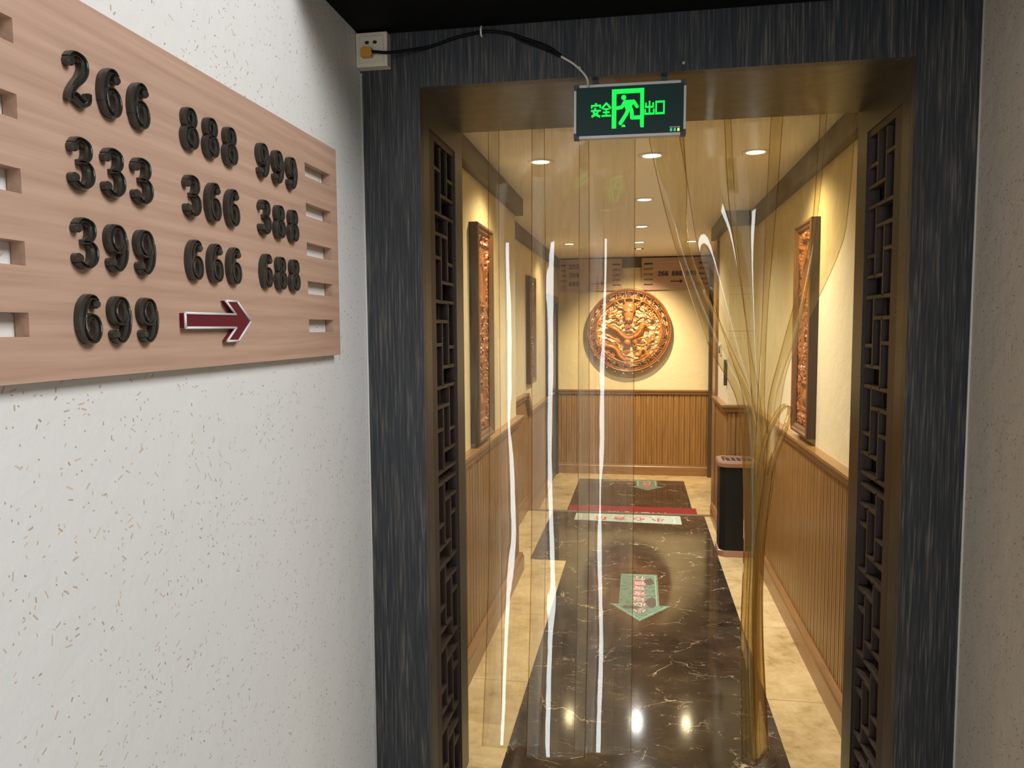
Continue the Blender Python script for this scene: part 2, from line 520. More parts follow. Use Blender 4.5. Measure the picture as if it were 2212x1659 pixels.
# floors (beige with a black inlay)
def floor_cells(bm, xs, ys, z0, z1, black):
    for i in range(len(xs) - 1):
        for j in range(len(ys) - 1):
            xm, ym = (xs[i] + xs[i + 1]) / 2, (ys[j] + ys[j + 1]) / 2
            v = [bm.verts.new(p) for p in ((xs[i], ys[j], z1), (xs[i + 1], ys[j], z1), (xs[i + 1], ys[j + 1], z1), (xs[i], ys[j + 1], z1))]
            f = bm.faces.new(v); f.material_index = 1 if black(xm, ym) else 0
    x0, x1, y0, y1 = xs[0], xs[-1], ys[0], ys[-1]
    bmesh.ops.remove_doubles(bm, verts=list(bm.verts), dist=1e-5)
    lo = [bm.verts.new(p) for p in ((x0, y0, z0), (x1, y0, z0), (x1, y1, z0), (x0, y1, z0))]
    bm.faces.new(lo[::-1])
    for (a, b) in (((x0, y0), (x1, y0)), ((x1, y0), (x1, y1)), ((x1, y1), (x0, y1)), ((x0, y1), (x0, y0))):
        bm.faces.new([bm.verts.new(p) for p in ((*a, z0), (*b, z0), (*b, z1), (*a, z1))])

bm = bm_new()
floor_cells(bm, [-1.1, -.715, -.472, .535, 1.0], [2.0, 5.02, 6.38], -.3, 0,
            lambda x, y: (-.472 < x < .535) or (y > 5.02 and -.715 < x < .535))
struct('floor', bm, [M['marble_beige'], M['marble_dark']], 'polished beige stone corridor floor with a black marble runner, before the step', 'floor')
bm = bm_new()
floor_cells(bm, [-1.1, -.655, .497, 1.0], [6.44, 8.60, 9.1], -.4, ZD, lambda x, y: -.655 < x < .497 and y < 8.6)
struct('floor.001', bm, [M['marble_beige'], M['marble_dark']], 'lower beige floor with black marble runner beyond the step', 'floor')
bm = bm_new(); box(bm, -1.1, 1.0, 6.38, 6.44, -.3, .002)
struct('trim_1', bm, M['nosing'], 'grey brown edge of the step down across the corridor', 'step edge')
bm = bm_new(); box(bm, -1.0, 3.2, -3.0, 2.0, -.3, 0)
struct('floor.002', bm, M['concrete'], 'plain floor of the entrance area in front of the doorway', 'floor')

# walls
bm = bm_new(); box(bm, XL - .15, XL, -2.9, YF, 0, 3.4)
struct('wall_left', bm, M['plaster_white'], 'white plaster wall with straw flecks behind the wooden number board', 'wall')
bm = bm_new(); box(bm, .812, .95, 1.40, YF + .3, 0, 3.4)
struct('wall_right', bm, M['plaster_shade_tint'], 'straw plaster wall, coloured darker for shade, right of the dark door frame', 'wall')
bm = bm_new()  # unseen back wall, added so the strips reflect only its tall opening
box(bm, XL - .15, -.60, -2.9, -2.75, 0, 3.4); box(bm, .10, 1.3, -2.9, -2.75, 0, 3.4); box(bm, -.60, .10, -2.9, -2.75, 2.65, 3.4)
struct('wall_back', bm, M['plaster_shade_tint'], 'unseen plaster wall added behind the viewer, with the bright entrance opening', 'wall')
bm = bm_new(); box(bm, XL - .15, 1.0, 1.62, YF + .02, 2.352, 2.5); 
struct('ceiling', bm, M['black_ceil'], 'black low ceiling directly in front of the doorway', 'ceiling')

bm = bm_new()
prism(bm, [(XL, YB), (XL, YN), (XLL, YN), (XLL, YE + .05), (XLL - .2, YE + .05), (XLL - .2, YB)], 'z', -.3, ZC + .1)
struct('wall_corridor_left', bm, M['plaster_cream_x'], 'cream plaster wall along the left of the corridor', 'wall')
bm = bm_new()
prism(bm, [(XR, YB), (XR, YP0), (XP, YP0), (XP, YP1), (XR + .02, YP1), (XR + .02, YE + .05), (XR + .3, YE + .05), (XR + .3, YB)], 'z', -.3, ZC + .1)
struct('wall_corridor_right', bm, M['plaster_cream_x'], 'cream plaster wall with a projecting pier along the right of the corridor', 'wall')
bm = bm_new(); box(bm, XLL - .2, XR + .3, YE, YE + .15, -.3, ZC + .1)
struct('wall_far', bm, M['plaster_cream_y'], 'cream plaster wall closing the far end of the corridor', 'wall')
bm = bm_new(); box(bm, XLL - .2, XR + .3, YB - .4, YE + .1, ZC, ZC + .12)
struct('ceiling.001', bm, M['ceil'], 'cream painted corridor ceiling with recessed lights', 'ceiling')

# wainscot boards, cap rails, baseboards, dark crown bands
CAP = [(0, .948), (.016, .948), (.020, .958), (.020, .968), (.030, .978), (.034, .988), (.034, 1.0), (0, 1.0)]
BASE = [(0, 0), (.026, 0), (.026, .095), (.020, .104), (.018, .118), (0, .122)]
CROWN = [(0, 2.245), (.045, 2.245), (.045, ZC), (0, ZC)]
LOW = -.165   # the rails drop with the floor

def low(pr, d=LOW):
    return [(o, z + d) for o, z in pr]

def wains(n, segs, capz, left, cap_paths, base_paths, mat_t, label_w, dz=0.0):
    bm = bm_new()
    for a, b in segs:
        planks(bm, a, b, dz, .955 + capz, left)
    struct('trim_%d' % n, bm, M['wain'], label_w, 'wainscot')

# left near wall
PL = [(XL, YB), (XL, YN), (XLL, YN), (XLL, 6.40)]
wains(2, [((XL, YB), (XL, YN)), ((XLL, YN), (XLL, 6.40))], 0, False, None, None, None, 'honey oak grooved panelling along the near left corridor wall')
wains(3, [((XLL, 6.40), (XLL, 7.95))], LOW + .0, False, None, None, None, 'honey oak panelling on the left wall beyond the step', ZD)
wains(4, [((XR, YB), (XR, YP0))], 0, True, None, None, None, 'honey oak grooved panelling along the near right corridor wall')
wains(5, [((XR, YP0), (XP, YP0)), ((XP, YP0), (XP, 6.30))], 0, True, None, None, None, 'honey oak panelling round the pier behind the litter bin')
wains(6, [((XLL, YE), (XR + .02, YE))], LOW, False, None, None, None, 'honey oak panelling below the round carving on the end wall', ZD)

def mould(name, path, prof, left, mat, label, cat):
    bm = bm_new(); sweep(bm, path, prof, left)
    struct(name, bm, mat, label, cat)

def off(pr, o):
    return [(a + o if a > 0 else a, z) for a, z in pr]
OC = .014
mould('trim_7', PL[:], off(CAP, OC), False, M['wain_trim_x'], 'moulded oak cap rail on the near left panelling', 'rail')
mould('trim_8', [(XR, YB), (XR, YP0), (XP, YP0), (XP, 6.30)], off(CAP, OC), True, M['wain_trim_x'], 'moulded oak cap rail on the right panelling and pier', 'rail')
mould('trim_9', [(XLL, 6.62), (XLL, 7.95)], off(low(CAP), OC), False, M['wain_trim_x'], 'low oak cap rail on the left wall beyond the step', 'rail')
mould('trim_10', [(XLL, YE), (XR + .02, YE)], off(low(CAP), OC), False, M['wain_trim_y'], 'moulded oak cap rail across the end wall', 'rail')
# the raking piece where the rail drops beside the step
bm = bm_new()
prism(bm, [(6.40, 1.0), (6.45, 1.0), (6.64, .835), (6.64, .80), (6.60, .80), (6.40, .955)], 'x', XLL, XLL + .046)
struct('trim_11', bm, M['wain_trim_x'], 'sloping piece of oak rail dropping beside the step', 'rail')
bm = bm_new()
prism(bm, [(6.40, ZD), (6.40, .97), (6.62, .80), (6.62, ZD)], 'x', XLL, XLL + .013)
struct('trim_12', bm, M['wain'], 'oak panel under the sloping rail beside the step', 'wainscot')
mould('baseboard_left', PL[:], off(BASE, OC), False, M['wain_trim_x'], 'oak baseboard along the near left corridor wall', 'baseboard')
mould('baseboard_right', [(XR, YB), (XR, YP0), (XP, YP0), (XP, 6.38)], off(BASE, OC), True, M['wain_trim_x'], 'oak baseboard along the near right wall and pier', 'baseboard')
mould('baseboard_left.001', [(XLL, 6.44), (XLL, 7.95)], off(low(BASE, ZD), OC), False, M['wain_trim_x'], 'oak baseboard on the left wall beyond the step', 'baseboard')
mould('baseboard_far', [(XLL, YE), (XR + .02, YE)], off(low(BASE, ZD), OC), False, M['wain_trim_y'], 'oak baseboard across the end wall', 'baseboard')
mould('trim_13', [(XL, YB), (XL, YN), (XLL, YN), (XLL, YE)], CROWN, False, M['crown'], 'dark beam band under the ceiling along the left wall', 'crown band')
mould('trim_14', [(XR, YB), (XR, YP0), (XP, YP0), (XP, YP1), (XR + .02, YP1), (XR + .02, YE)], CROWN, True, M['crown'], 'dark beam band under the ceiling along the right wall and pier', 'crown band')
CR2 = [(0, 2.225), (.02, 2.225), (.02, ZC), (0, ZC)]
mould('trim_15', [(XLL + .045, YE), (XR - .025, YE)], CR2, False, M['crown'], 'dark beam band between the number boards on the end wall', 'crown band')
bm = bm_new(); box(bm, XP - .022, XP + .02, 6.30, YP1 + .02, 0, 2.245)
box(bm, XP - .022, XP + .02, YP1, YP1 + .02, ZD, 0)
struct('trim_16', bm, M['wain_trim_x'], 'upright oak corner board at the far edge of the pier', 'post')
bm = bm_new(); box(bm, XR - .03, XR + .02, YE - .10, YE - .03, ZD, 2.24)
struct('trim_17', bm, M['carve_frame'], 'dark upright trim in the right corner of the end wall', 'post')

# black door in the left wall near the far corner
d = thing('door_1', 'black door in the left wall beside the end wall', 'door', (XLL, 8.4, ZD), kind='structure')
bm = bm_new(); box(bm, 0, .04, -.44, -.37, 0, 2.05); box(bm, 0, .04, .42, .49, 0, 2.05); box(bm, 0, .04, -.37, .42, 1.98, 2.05)
obj('door_frame', bm, M['door_black'], d)
bm = bm_new(); box(bm, 0, .022, -.37, .42, .005, 1.98); box(bm, .022, .027, -.28, .33, .2, .9); box(bm, .022, .027, -.28, .33, 1.05, 1.85)
obj('door_leaf', bm, M['door_black'], d)
bm = bm_new(); tube(bm, [(.022, -.31, 1.0), (.06, -.31, 1.0), (.06, -.20, 1.0)], .009)
obj('door_handle', bm, M['steel'], d)

# ================================================================== DOORWAY FRAME
d = thing('door_2', 'wide open doorway with black streaked laminate frame', 'doorway', (0, YF, 0), kind='structure')
def lp(name, boxes, mat):
    bm = bm_new()
    for b in boxes:
        box(bm, b[0], b[1], b[2] - YF, b[3] - YF, b[4], b[5])
    return obj(name, bm, mat, d)
lp('side_casing', [(XL, OL, YF - .012, YF + .02, 0, OH)], M['zebra'])
lp('side_casing', [(OR, .812, YF - .012, YF + .02, 0, OH)], M['zebra'])
lp('head_casing', [(XL, .812, YF - .012, YF + .02, OH, 2.352)], M['zebra'])
SY0, SY1, SZ0, SZ1 = 2.165, 2.478, .03, 2.12      # lattice slots in the jambs
for s, x0 in ((1, OL), (-1, OR)):
    xa, xb = (x0 - .05, x0) if s > 0 else (x0, x0 + .05)
    xo = (XL, x0 - .05) if s > 0 else (x0 + .05, .812)
    lp('jamb_lining', [(xa, xb, YF + .02, SY0, 0, OH), (xa, xb, SY1, YB, 0, OH), (xa, xb, SY0, SY1, 0, SZ0), (xa, xb, SY0, SY1, SZ1, OH),
                       (xo[0], xo[1], YF + .02, YB, 0, OH)], M['bronze'])
lp('head_lining', [(XL, .812, YF + .02, YB, OH, 2.352)], M['bronze'])
bm = bm_new(); tube(bm, [(XL + .003, -.013, 0), (XL + .003, -.013, 1.2), (XL + .002, -.013, 2.25)], .0035, 6)
obj('caulk_bead', bm, M['caulk'], d)
bm = bm_new(); tube(bm, [(.811, -.013, 0), (.810, -.013, 1.2), (.811, -.013, 2.35)], .003, 6)
obj('caulk_bead', bm, M['caulk'], d)

# lattice screens set in the jambs
def lattice_panel(label, x0, s):
    t = thing('lattice_panel', label, 'lattice panel', (x0, 0, 0), group='lattice screens in the door jambs')
    def X(a, b):
        return (-b, -a) if s > 0 else (a, b)      # a..b = depth behind the jamb face
    y0, y1, z0, z1 = SY0, SY1, SZ0, SZ1
    bm = bm_new(); a, b = X(.004, .036); fa, fb = .068, .012
    box(bm, a, b, y0, y0 + fa, z0, z1); box(bm, a, b, y1 - fb, y1, z0, z1)
    box(bm, a, b, y0 + fa, y1 - fb, z0, z0 + .02); box(bm, a, b, y0 + fa, y1 - fb, z1 - .02, z1)
    obj('frame', bm, M['lattice'], t)
    bm = bm_new(); a, b = X(.040, .048); box(bm, a, b, y0, y1, z0, z1); obj('backing', bm, M['lattice_back'], t)
    # step-brick lattice, two panels mirrored about a double rail
    ly0, ly1 = y0 + fa, y1 - fb; U = (ly1 - ly0) / 3; per = .262; zm = 1.09; r = .0052
    bm = bm_new(); a, b = X(.006, .034)
    def hz(u0, u1, z):
        box(bm, a, b, ly0 + U * u0 + (r if u0 else 0), ly0 + U * u1 - (r if u1 < 3 else 0), z - r, z + r)
    def vt(u, za, zb):
        box(bm, a, b, ly0 + U * u - r, ly0 + U * u + r, min(za, zb), max(za, zb))
    for sgn, zend in ((1, z1 - .02), (-1, z0 + .02)):
        q = zm + sgn * .018
        hz(0, 3, q)
        k = 0
        L = abs(zend - q)
        def cl(f):
            return q + sgn * min(L, max(0, f))
        while k * per < L:
            o = k * per
            # seen from the top of a period down: mirrored in the lower panel
            for uu, fa, fb in ((1, 0, .77), (2, .23, 1.0)):
                if o + fa * per < L:
                    vt(uu, cl(o + fa * per), cl(o + fb * per))
            for ua, ub, f in ((1, 3, .23), (2, 3, .46), (0, 1, .5), (0, 2, .77), (0, 3, 1.0)):
                if o + f * per < L - .01:
                    hz(ua, ub, q + sgn * (o + f * per))
            k += 1
    obj('lattice', bm, M['lattice'], t)
    return t
lattice_panel('dark walnut lattice screen set into the left door jamb', OL, 1)
lattice_panel('dark walnut lattice screen set into the right door jamb', OR, -1)

# ================================================================== DIGITS
def ribbon(bm, pts, wid, h, closed=False):
    """raised stroke with bevelled rims and a shallow groove along the middle; pts in 2D (x across, z up), relief towards -y"""
    n = len(pts); rings = []
    prof = [(-1, 0), (-1, .72), (-.72, 1), (-.5, 1), (-.22, .62), (.22, .62), (.5, 1), (.72, 1), (1, .72), (1, 0)]
    for i in range(n):
        a = pts[(i - 1) % n] if closed else pts[max(i - 1, 0)]
        b = pts[(i + 1) % n] if closed else pts[min(i + 1, n - 1)]
        dd = (Vector(b) - Vector(a)); dd = Vector((dd.x, dd.y)).normalized(); nn = Vector((-dd.y, dd.x))
        wv = wid[i] / 2
        rings.append([bm.verts.new((pts[i][0] + nn.x * s * wv, -hh * h, pts[i][1] + nn.y * s * wv)) for s, hh in prof])
    k = len(prof)
    for i in range(n if closed else n - 1):
        a, b = rings[i], rings[(i + 1) % n]
        for j in range(k - 1):
            bm.faces.new((a[j], a[j + 1], b[j + 1], b[j]))
    if not closed:
        bm.faces.new(rings[0]); bm.faces.new(rings[-1])


def ring2(cx, cz, rx, rz, side=.2, top=.1, n=28):
    pts, wd = [], []
    for i in range(n):
        a = 2 * PI * i / n
        pts.append((cx + rx * math.cos(a), cz + rz * math.sin(a))); wd.append(top + (side - top) * abs(math.cos(a)))
    return pts, wd


def ball(bm, x, z, r, h):
    n = 14
    lo = [bm.verts.new((x + r * math.cos(2 * PI * i / n), 0, z + r * math.sin(2 * PI * i / n))) for i in range(n)]
    mid = [bm.verts.new((x + r * math.cos(2 * PI * i / n), -h * .72, z + r * math.sin(2 * PI * i / n))) for i in range(n)]
    hi = [bm.verts.new((x + r * .7 * math.cos(2 * PI * i / n), -h, z + r * .7 * math.sin(2 * PI * i / n))) for i in range(n)]
    for a, b in ((lo, mid), (mid, hi)):
        for i in range(n):
            bm.faces.new((a[i], a[(i + 1) % n], b[(i + 1) % n], b[i]))
    bm.faces.new(hi)


def stroke(bm, pts, wids, h):
    P = spline([(p[0], p[1], 0) for p in pts], 6); W = spline([(v, 0, 0) for v in wids], 6)
    ribbon(bm, [(p.x, p.y) for p in P], [v.x for v in W], h)


DIG = {}
def digit_mesh(ch):
    if ch in DIG:
        return DIG[ch]
    bm = bm_new(); h = .17
    if ch == '8':
        ribbon(bm, *ring2(0, .235, .175, .20, .19, .12), h, True); ribbon(bm, *ring2(0, -.215, .215, .235, .21, .12), h * 1.02, True)
    elif ch in '69':
        ribbon(bm, *ring2(.02, -.185, .20, .255, .20, .11), h, True)
        stroke(bm, [(-.20, -.20), (-.215, .0), (-.16, .25), (-.02, .42), (.11, .44), (.20, .36)], [.20, .20, .19, .14, .11, .11], h * 1.02)
        ball(bm, .19, .305, .095, h * 1.04)
        if ch == '9':
            xform(bm, Matrix.Rotation(PI, 4, 'Y'))
    elif ch == '3':
        stroke(bm, [(-.23, .34), (-.12, .44), (.03, .44), (.16, .36), (.17, .20), (.08, .07), (-.06, .03)], [.11, .11, .12, .18, .19, .13, .09], h)
        stroke(bm, [(-.06, .03), (.10, .01), (.205, -.10), (.20, -.28), (.08, -.42), (-.08, -.45), (-.24, -.36)], [.09, .12, .19, .20, .13, .11, .11], h * 1.02)
        ball(bm, -.21, .285, .095, h * 1.04); ball(bm, -.22, -.30, .10, h * 1.04)
    elif ch == '2':
        stroke(bm, [(-.23, .33), (-.13, .43), (.02, .44), (.16, .37), (.18, .20), (.08, .02), (-.10, -.16), (-.22, -.33), (-.25, -.46)], [.11, .12, .13, .18, .20, .18, .13, .11, .11], h)
        stroke(bm, [(-.24, -.38), (-.12, -.345), (.02, -.41), (.14, -.44), (.24, -.37), (.265, -.22)], [.12, .16, .18, .16, .12, .08], h * 1.02)
        ball(bm, -.20, .275, .095, h * 1.04)
    bmesh.ops.recalc_face_normals(bm, faces=list(bm.faces))
    me = bpy.data.meshes.new('digit_' + ch); bm.to_mesh(me); bm.free(); me.materials.append(M['digit'])
    DIG[ch] = me
    return me


def digit(ch, parent, x, y, z, size, wx=1.0):
    o = bpy.data.objects.new('digit', digit_mesh(ch)); COL.objects.link(o); o.parent = parent
    o.location = (x, y, z); o.scale = (size * wx, size, size)
    return o


def board_holes(bm, xs0, xs1, z0, z1, t, holes):
    """slab in the xz plane, front at y=-t, back at y=0, with rectangular through holes"""
    xs = sorted({xs0, xs1, *[h[0] for h in holes], *[h[1] for h in holes]}); zs = sorted({z0, z1, *[h[2] for h in holes], *[h[3] for h in holes]})
    def solid(i, j):
        if not (0 <= i < len(xs) - 1 and 0 <= j < len(zs) - 1):
            return False
        x, z = (xs[i] + xs[i + 1]) / 2, (zs[j] + zs[j + 1]) / 2
        return not any(h[0] < x < h[1] and h[2] < z < h[3] for h in holes)
    V = {}
    def v(i, j, k):
        if (i, j, k) not in V:
            V[i, j, k] = bm.verts.new((xs[i], -t if k else 0, zs[j]))
        return V[i, j, k]
    for i in range(len(xs) - 1):
        for j in range(len(zs) - 1):
            if not solid(i, j):
                continue
            for k in (0, 1):
                bm.faces.new((v(i, j, k), v(i + 1, j, k), v(i + 1, j + 1, k), v(i, j + 1, k)))
            for di, dj, a, b in ((-1, 0, (i, j), (i, j + 1)), (1, 0, (i + 1, j), (i + 1, j + 1)), (0, -1, (i, j), (i + 1, j)), (0, 1, (i, j + 1), (i + 1, j + 1))):
                if not solid(i + di, j + dj):
                    bm.faces.new((v(*a, 0), v(*b, 0), v(*b, 1), v(*a, 1)))


def arrow_poly(x0, x1, zc, shaft, head_h, head_l):
    s, hh = shaft / 2, head_h / 2
    return [(x0, zc - s), (x1 - head_l * .62, zc - s), (x1 - head_l, zc - hh), (x1 - head_l * .55, zc - hh), (x1, zc), (x1 - head_l * .55, zc + hh), (x1 - head_l, zc + hh), (x1 - head_l * .62, zc + s), (x0, zc + s)]


# big number board on the left wall (local x runs away from the viewer along the wall)
b = thing('number_board', 'pinkish wooden room number board with ten numbers and red arrow on white wall', 'sign', (XL + .0015, 0, 0), rz=PI / 2)
holes = [(y0, y1, z - .0148, z + .0148) for z in (1.908, 1.8195, 1.7315, 1.645, 1.5585) for y0, y1 in ((.700, .835), (1.650, 1.793))]
bm = bm_new(); board_holes(bm, .62, 1.833, 1.487, 1.990, .020, holes)
obj('board', bm, M['sign_wood'], b)
rows = [(1.882, ['266', '888', '999']), (1.772, ['333', '366', '388']), (1.667, ['399', '666', '688']), (1.566, ['699'])]
for z, nums in rows:
    for num, y0 in zip(nums, (.934, 1.190, 1.441)):
        for k, ch in enumerate(num):
            digit(ch, b, y0 + k * .0635 - (.002 if y0 < 1 else 0), -.020, z, .068, 1.0)
ap = arrow_poly(1.150, 1.365, 1.5665, .024, .072, .088)
bm = bm_new(); prism(bm, ap, 'y', -.020, -.030)
ar = obj('arrow', bm, M['arrow_red'], b)
bm = bm_new()
A3 = [Vector((x, -.0305, z)) for x, z in ap]
for i in range(len(A3)):
    tube(bm, [A3[i], A3[(i + 1) % len(A3)]], .0022, 6)
o_ = obj('arrow_border', bm, M['arrow_white'], ar); tag(o_, 'silver white edge of the red arrow')
del o_['label']; o_['label'] = 'silver white arrow edge'

# number boards high on the end wall
def far_board(label, x0, x1, hx, rows_, arrow):
    t = thing('number_board', label, 'sign', (0, YE - .021, 0), group='number boards on the end wall')
    hs = [(a, c, z - .010, z + .010) for z in (2.263, 2.204, 2.145, 2.086, 2.028) for a, c in hx]
    bm = bm_new(); board_holes(bm, x0, x1, 1.969, 2.328, .018, hs)
    obj('board', bm, M['sign_wood_far'], t)
    for z, sx, num in rows_:
        for k, ch in enumerate(num):
            digit(ch, t, sx + k * .040, -.018, z, .056, 1.0)
    bm = bm_new(); prism(bm, arrow_poly(*arrow), 'y', -.018, -.024); obj('arrow', bm, M['arrow_red'], t)
    return t
far_board('small wooden number board reading 266 888 999 above the round carving', .024, .775, ((.049, .147), (.655, .755)), [(2.150, .222, '266'), (2.150, .374, '888'), (2.150, .53, '999')], (.345, .480, 2.062, .010, .034, .04))
far_board('small wooden number board with a column of numbers, behind hanging strips', -.910, -.195, ((-.895, -.835), (-.305, -.215)),
          [(2.245, -.782, '333'), (2.148, -.782, '399'), (2.050, -.782, '699')], (-.545, -.400, 2.050, .010, .034, .04))

# ================================================================== SOCKET, CABLE, EXIT SIGN
s = thing('wall_socket', 'yellowed white square power socket box at top left of the door frame', 'socket', (-.715, YF - .012, 2.301))
bm = bm_new(); box(bm, -.044, .044, -.034, 0, -.045, .045); bevel_all(bm, .003); obj('box', bm, M['socket'], s)
bm = bm_new(); box(bm, -.034, .034, -.0375, -.034, -.036, .034); bevel_all(bm, .001, 1); fp = obj('faceplate', bm, M['socket'], s)
bm = bm_new()
for dx in (-.011, .011):
    prism(bm, [(dx + .006 * math.cos(a * PI / 5), .017 + .0045 * math.sin(a * PI / 5)) for a in range(10)], 'y', -.0385, -.037)
obj('socket_hole', bm, M['hole'], fp)
pc = thing('power_cord', 'black power cord from yellow plug looping over the frame to the green sign', 'power cord', (-.722, YF - .050, 2.288))
O_ = Vector((-.722, YF - .050, 2.288))
bm = bm_new(); prism(bm, [(-.016, -.012), (.012, -.012), (.016, -.004), (.014, .010), (-.004, .014), (-.016, .008)], 'y', -.022, .0); bevel_all(bm, .002)
obj('plug', bm, M['plug'], pc)
yc = YF - .018
pts = [(-.722, YF - .066, 2.288), (-.700, YF - .066, 2.287), (-.662, YF - .050, 2.288), (-.60, yc - .012, 2.299), (-.558, yc, 2.308), (-.494, yc, 2.325), (-.44, yc, 2.334), (-.395, yc, 2.336), (-.34, yc, 2.325), (-.306, yc, 2.312), (-.245, yc, 2.288), (-.206, yc, 2.260)]
bm = bm_new(); tube(bm, [Vector(p) - O_ for p in spline(pts, 8)], .0042, 8); obj('black_cable', bm, M['cable_black'], pc)
pts2 = [(-.34, yc, 2.324), (-.306, yc - .001, 2.304), (-.250, yc, 2.280), (-.206, yc, 2.258)]
bm = bm_new(); tube(bm, [Vector(p) - O_ for p in spline(pts2, 8)], .003, 8); obj('black_cable', bm, M['cable_black'], pc)
pts = [(-.206, yc, 2.259), (-.172, yc, 2.237), (-.146, yc, 2.211), (-.137, yc + .006, 2.196), (-.137, YF + .006, 2.186)]
bm = bm_new(); tube(bm, [Vector(p) - O_ for p in spline(pts, 8)], .0031, 8)
o_ = obj('white_cable', bm, M['cable_white'], pc); o_['label'] = 'grey white end of the cord'
c = thing('cable_hook', 'small white hook holding the cord at the frame top', 'hook', (-.418, YF - .012, 2.336))
bm = bm_new(); tube(bm, spline([(0, 0, .012), (0, -.008, .013), (0, -.014, .004), (0, -.013, -.006), (0, -.006, -.010), (0, 0, -.010)], 5), .0028, 6)
tag(obj('hook', bm, M['switch'], c), 'white hook'); 
bm = bm_new(); tube(bm, [(0, 0, 0), (0, -.006, 0)], .0022, 8); tube(bm, [(0, -.006, 0), (0, -.008, 0)], .004, 8)
o_ = obj('nail', bm, M['nail'], None, (-.158, YF - .012, 2.226)); tag(o_, 'tiny pale nail head beside the grey white cable end', 'nail')
o_ = o_.copy(); COL.objects.link(o_); o_.location = (.108, YF - .012, 2.222); tag(o_, 'tiny nail head in the laminate right above the green sign', 'nail')

# exit sign, hung under the door head, printed on both faces
ex = thing('exit_sign', 'lit green exit sign with a running figure hanging in the doorway', 'exit sign', (-.029, 2.118, 2.122))
ex.rotation_euler = (0, math.radians(.35), 0)
HW, HH, TT = .146, .0695, .012
bm = bm_new(); box(bm, -HW + .007, HW - .007, -TT + .002, TT - .002, -HH + .006, HH - .006); obj('panel', bm, M['sign_face'], ex)
bm = bm_new()
box(bm, -HW + .014, HW - .014, -TT, TT, HH - .0065, HH); box(bm, -HW + .014, HW - .014, -TT, TT, -HH, -HH + .0065)
box(bm, -HW, -HW + .006, -TT, TT, -HH + .014, HH - .012); box(bm, HW - .006, HW, -TT, TT, -HH + .014, HH - .012)
obj('frame', bm, M['sign_frame'], ex)
for sx in (-1, 1):
    for sz in (-1, 1):
        bm = bm_new(); xs = sorted((sx * HW * 1.003, sx * (HW - .014))); zs = sorted((sz * HH * 1.006, sz * (HH - .014)))
        pts = [(sx * (HW + .0005), sz * (HH + .0005)), (sx * (HW - .014), sz * (HH + .0005)), (sx * (HW - .014), sz * (HH - .007)), (sx * (HW - .007), sz * (HH - .007)), (sx * (HW - .007), sz * (HH - .014)), (sx * (HW + .0005), sz * (HH - .014))]
        prism(bm, pts, 'y', -TT - .001, TT + .001)
        obj('corner_cap', bm, M['sign_cap'], ex)
for xq in (-.09, .09):
    bm = bm_new(); box(bm, xq - .008, xq + .008, -.006, .006, HH, HH + .0135)
    obj('bracket', bm, M['sign_cap'], ex)

def capsule(pts, wd):
    """2D stroke outline as a list of polygons (quads and round joints)"""
    polys = []
    for (a, b) in zip(pts, pts[1:]):
        A, B = Vector(a), Vector(b); dd = (B - A).normalized(); n = Vector((-dd.y, dd.x)) * wd / 2
        polys.append([A + n, B + n, B - n, A - n])
    for p in pts:
        polys.append([Vector((p[0] + wd / 2 * math.cos(k * PI / 8), p[1] + wd / 2 * math.sin(k * PI / 8))) for k in range(16)])
    return polys

def pict():
    """exit pictogram in sign units: millimetres from the sign centre, x right, z up"""
    polys = []
    # door surround
    polys += [[(-46, 55), (38, 55), (38, 43), (-46, 43)], [(-46, 43), (-34, 43), (-34, -46), (-46, -46)], [(28, 43), (38, 43), (38, -46), (30, -46), (28, -40)]]
    hc = (-15, 33)
    polys.append([(hc[0] + 6.6 * math.cos(k * PI / 10), hc[1] + 6.6 * math.sin(k * PI / 10)) for k in range(20)])
    # torso, arms, legs
    polys.append([(-14, 26), (12, 26), (16, 22), (8, 12), (4, 2), (-8, -2), (-14, 12)])
    polys += capsule([(-12, 22), (-20, 8), (-35, 6)], 9)
    polys += capsule([(11, 22), (20, 8)], 8.5)
    polys += capsule([(0, 10), (-8, -10), (-23, -33)], 10)
    polys += capsule([(0, 10), (6, -2), (7, -20), (31, -20)], 10)
    polys.append([(-20, -43)] + [(-15 + 5.5 * math.cos(a * PI / 8), -43 + 6 * math.sin(a * PI / 8)) for a in range(9)][::-1])
    return polys

def R4(x0, z0, x1, z1):
    return [(x0, z0), (x1, z0), (x1, z1), (x0, z1)]

def seg(a, b, w_):
    A, B = Vector(a), Vector(b); d_ = (B - A).normalized(); n = Vector((-d_.y, d_.x)) * w_ / 2
    return [tuple(A + n), tuple(B + n), tuple(B - n), tuple(A - n)]

HAN = {
    '安': [R4(.40, .88, .60, 1.02), R4(0, .77, 1, .90), R4(0, .64, .15, .80), R4(.85, .64, 1, .80), R4(0, .40, 1, .53), seg((.47, .68), (.24, .26), .16), seg((.24, .28), (.92, .02), .17), seg((.74, .46), (.58, .22), .16), seg((.60, .26), (.06, .04), .17)],
    '全': [seg((.52, .99), (.04, .60), .17), seg((.48, .99), (.96, .60), .17), R4(.20, .50, .80, .62), R4(.16, .26, .84, .38), R4(.02, .0, .98, .13), R4(.42, .05, .58, .58)],
    '出': [R4(.42, .03, .58, 1.0), R4(.06, .52, .22, .88), R4(.78, .52, .94, .88), R4(.06, .50, .94, .63), R4(0, 0, .16, .42), R4(.84, 0, 1, .42), R4(0, 0, 1, .14)],
    '口': [R4(.04, 0, .20, .98), R4(.80, 0, .96, .98), R4(.04, .84, .96, .98), R4(.04, 0, .96, .15)],
}

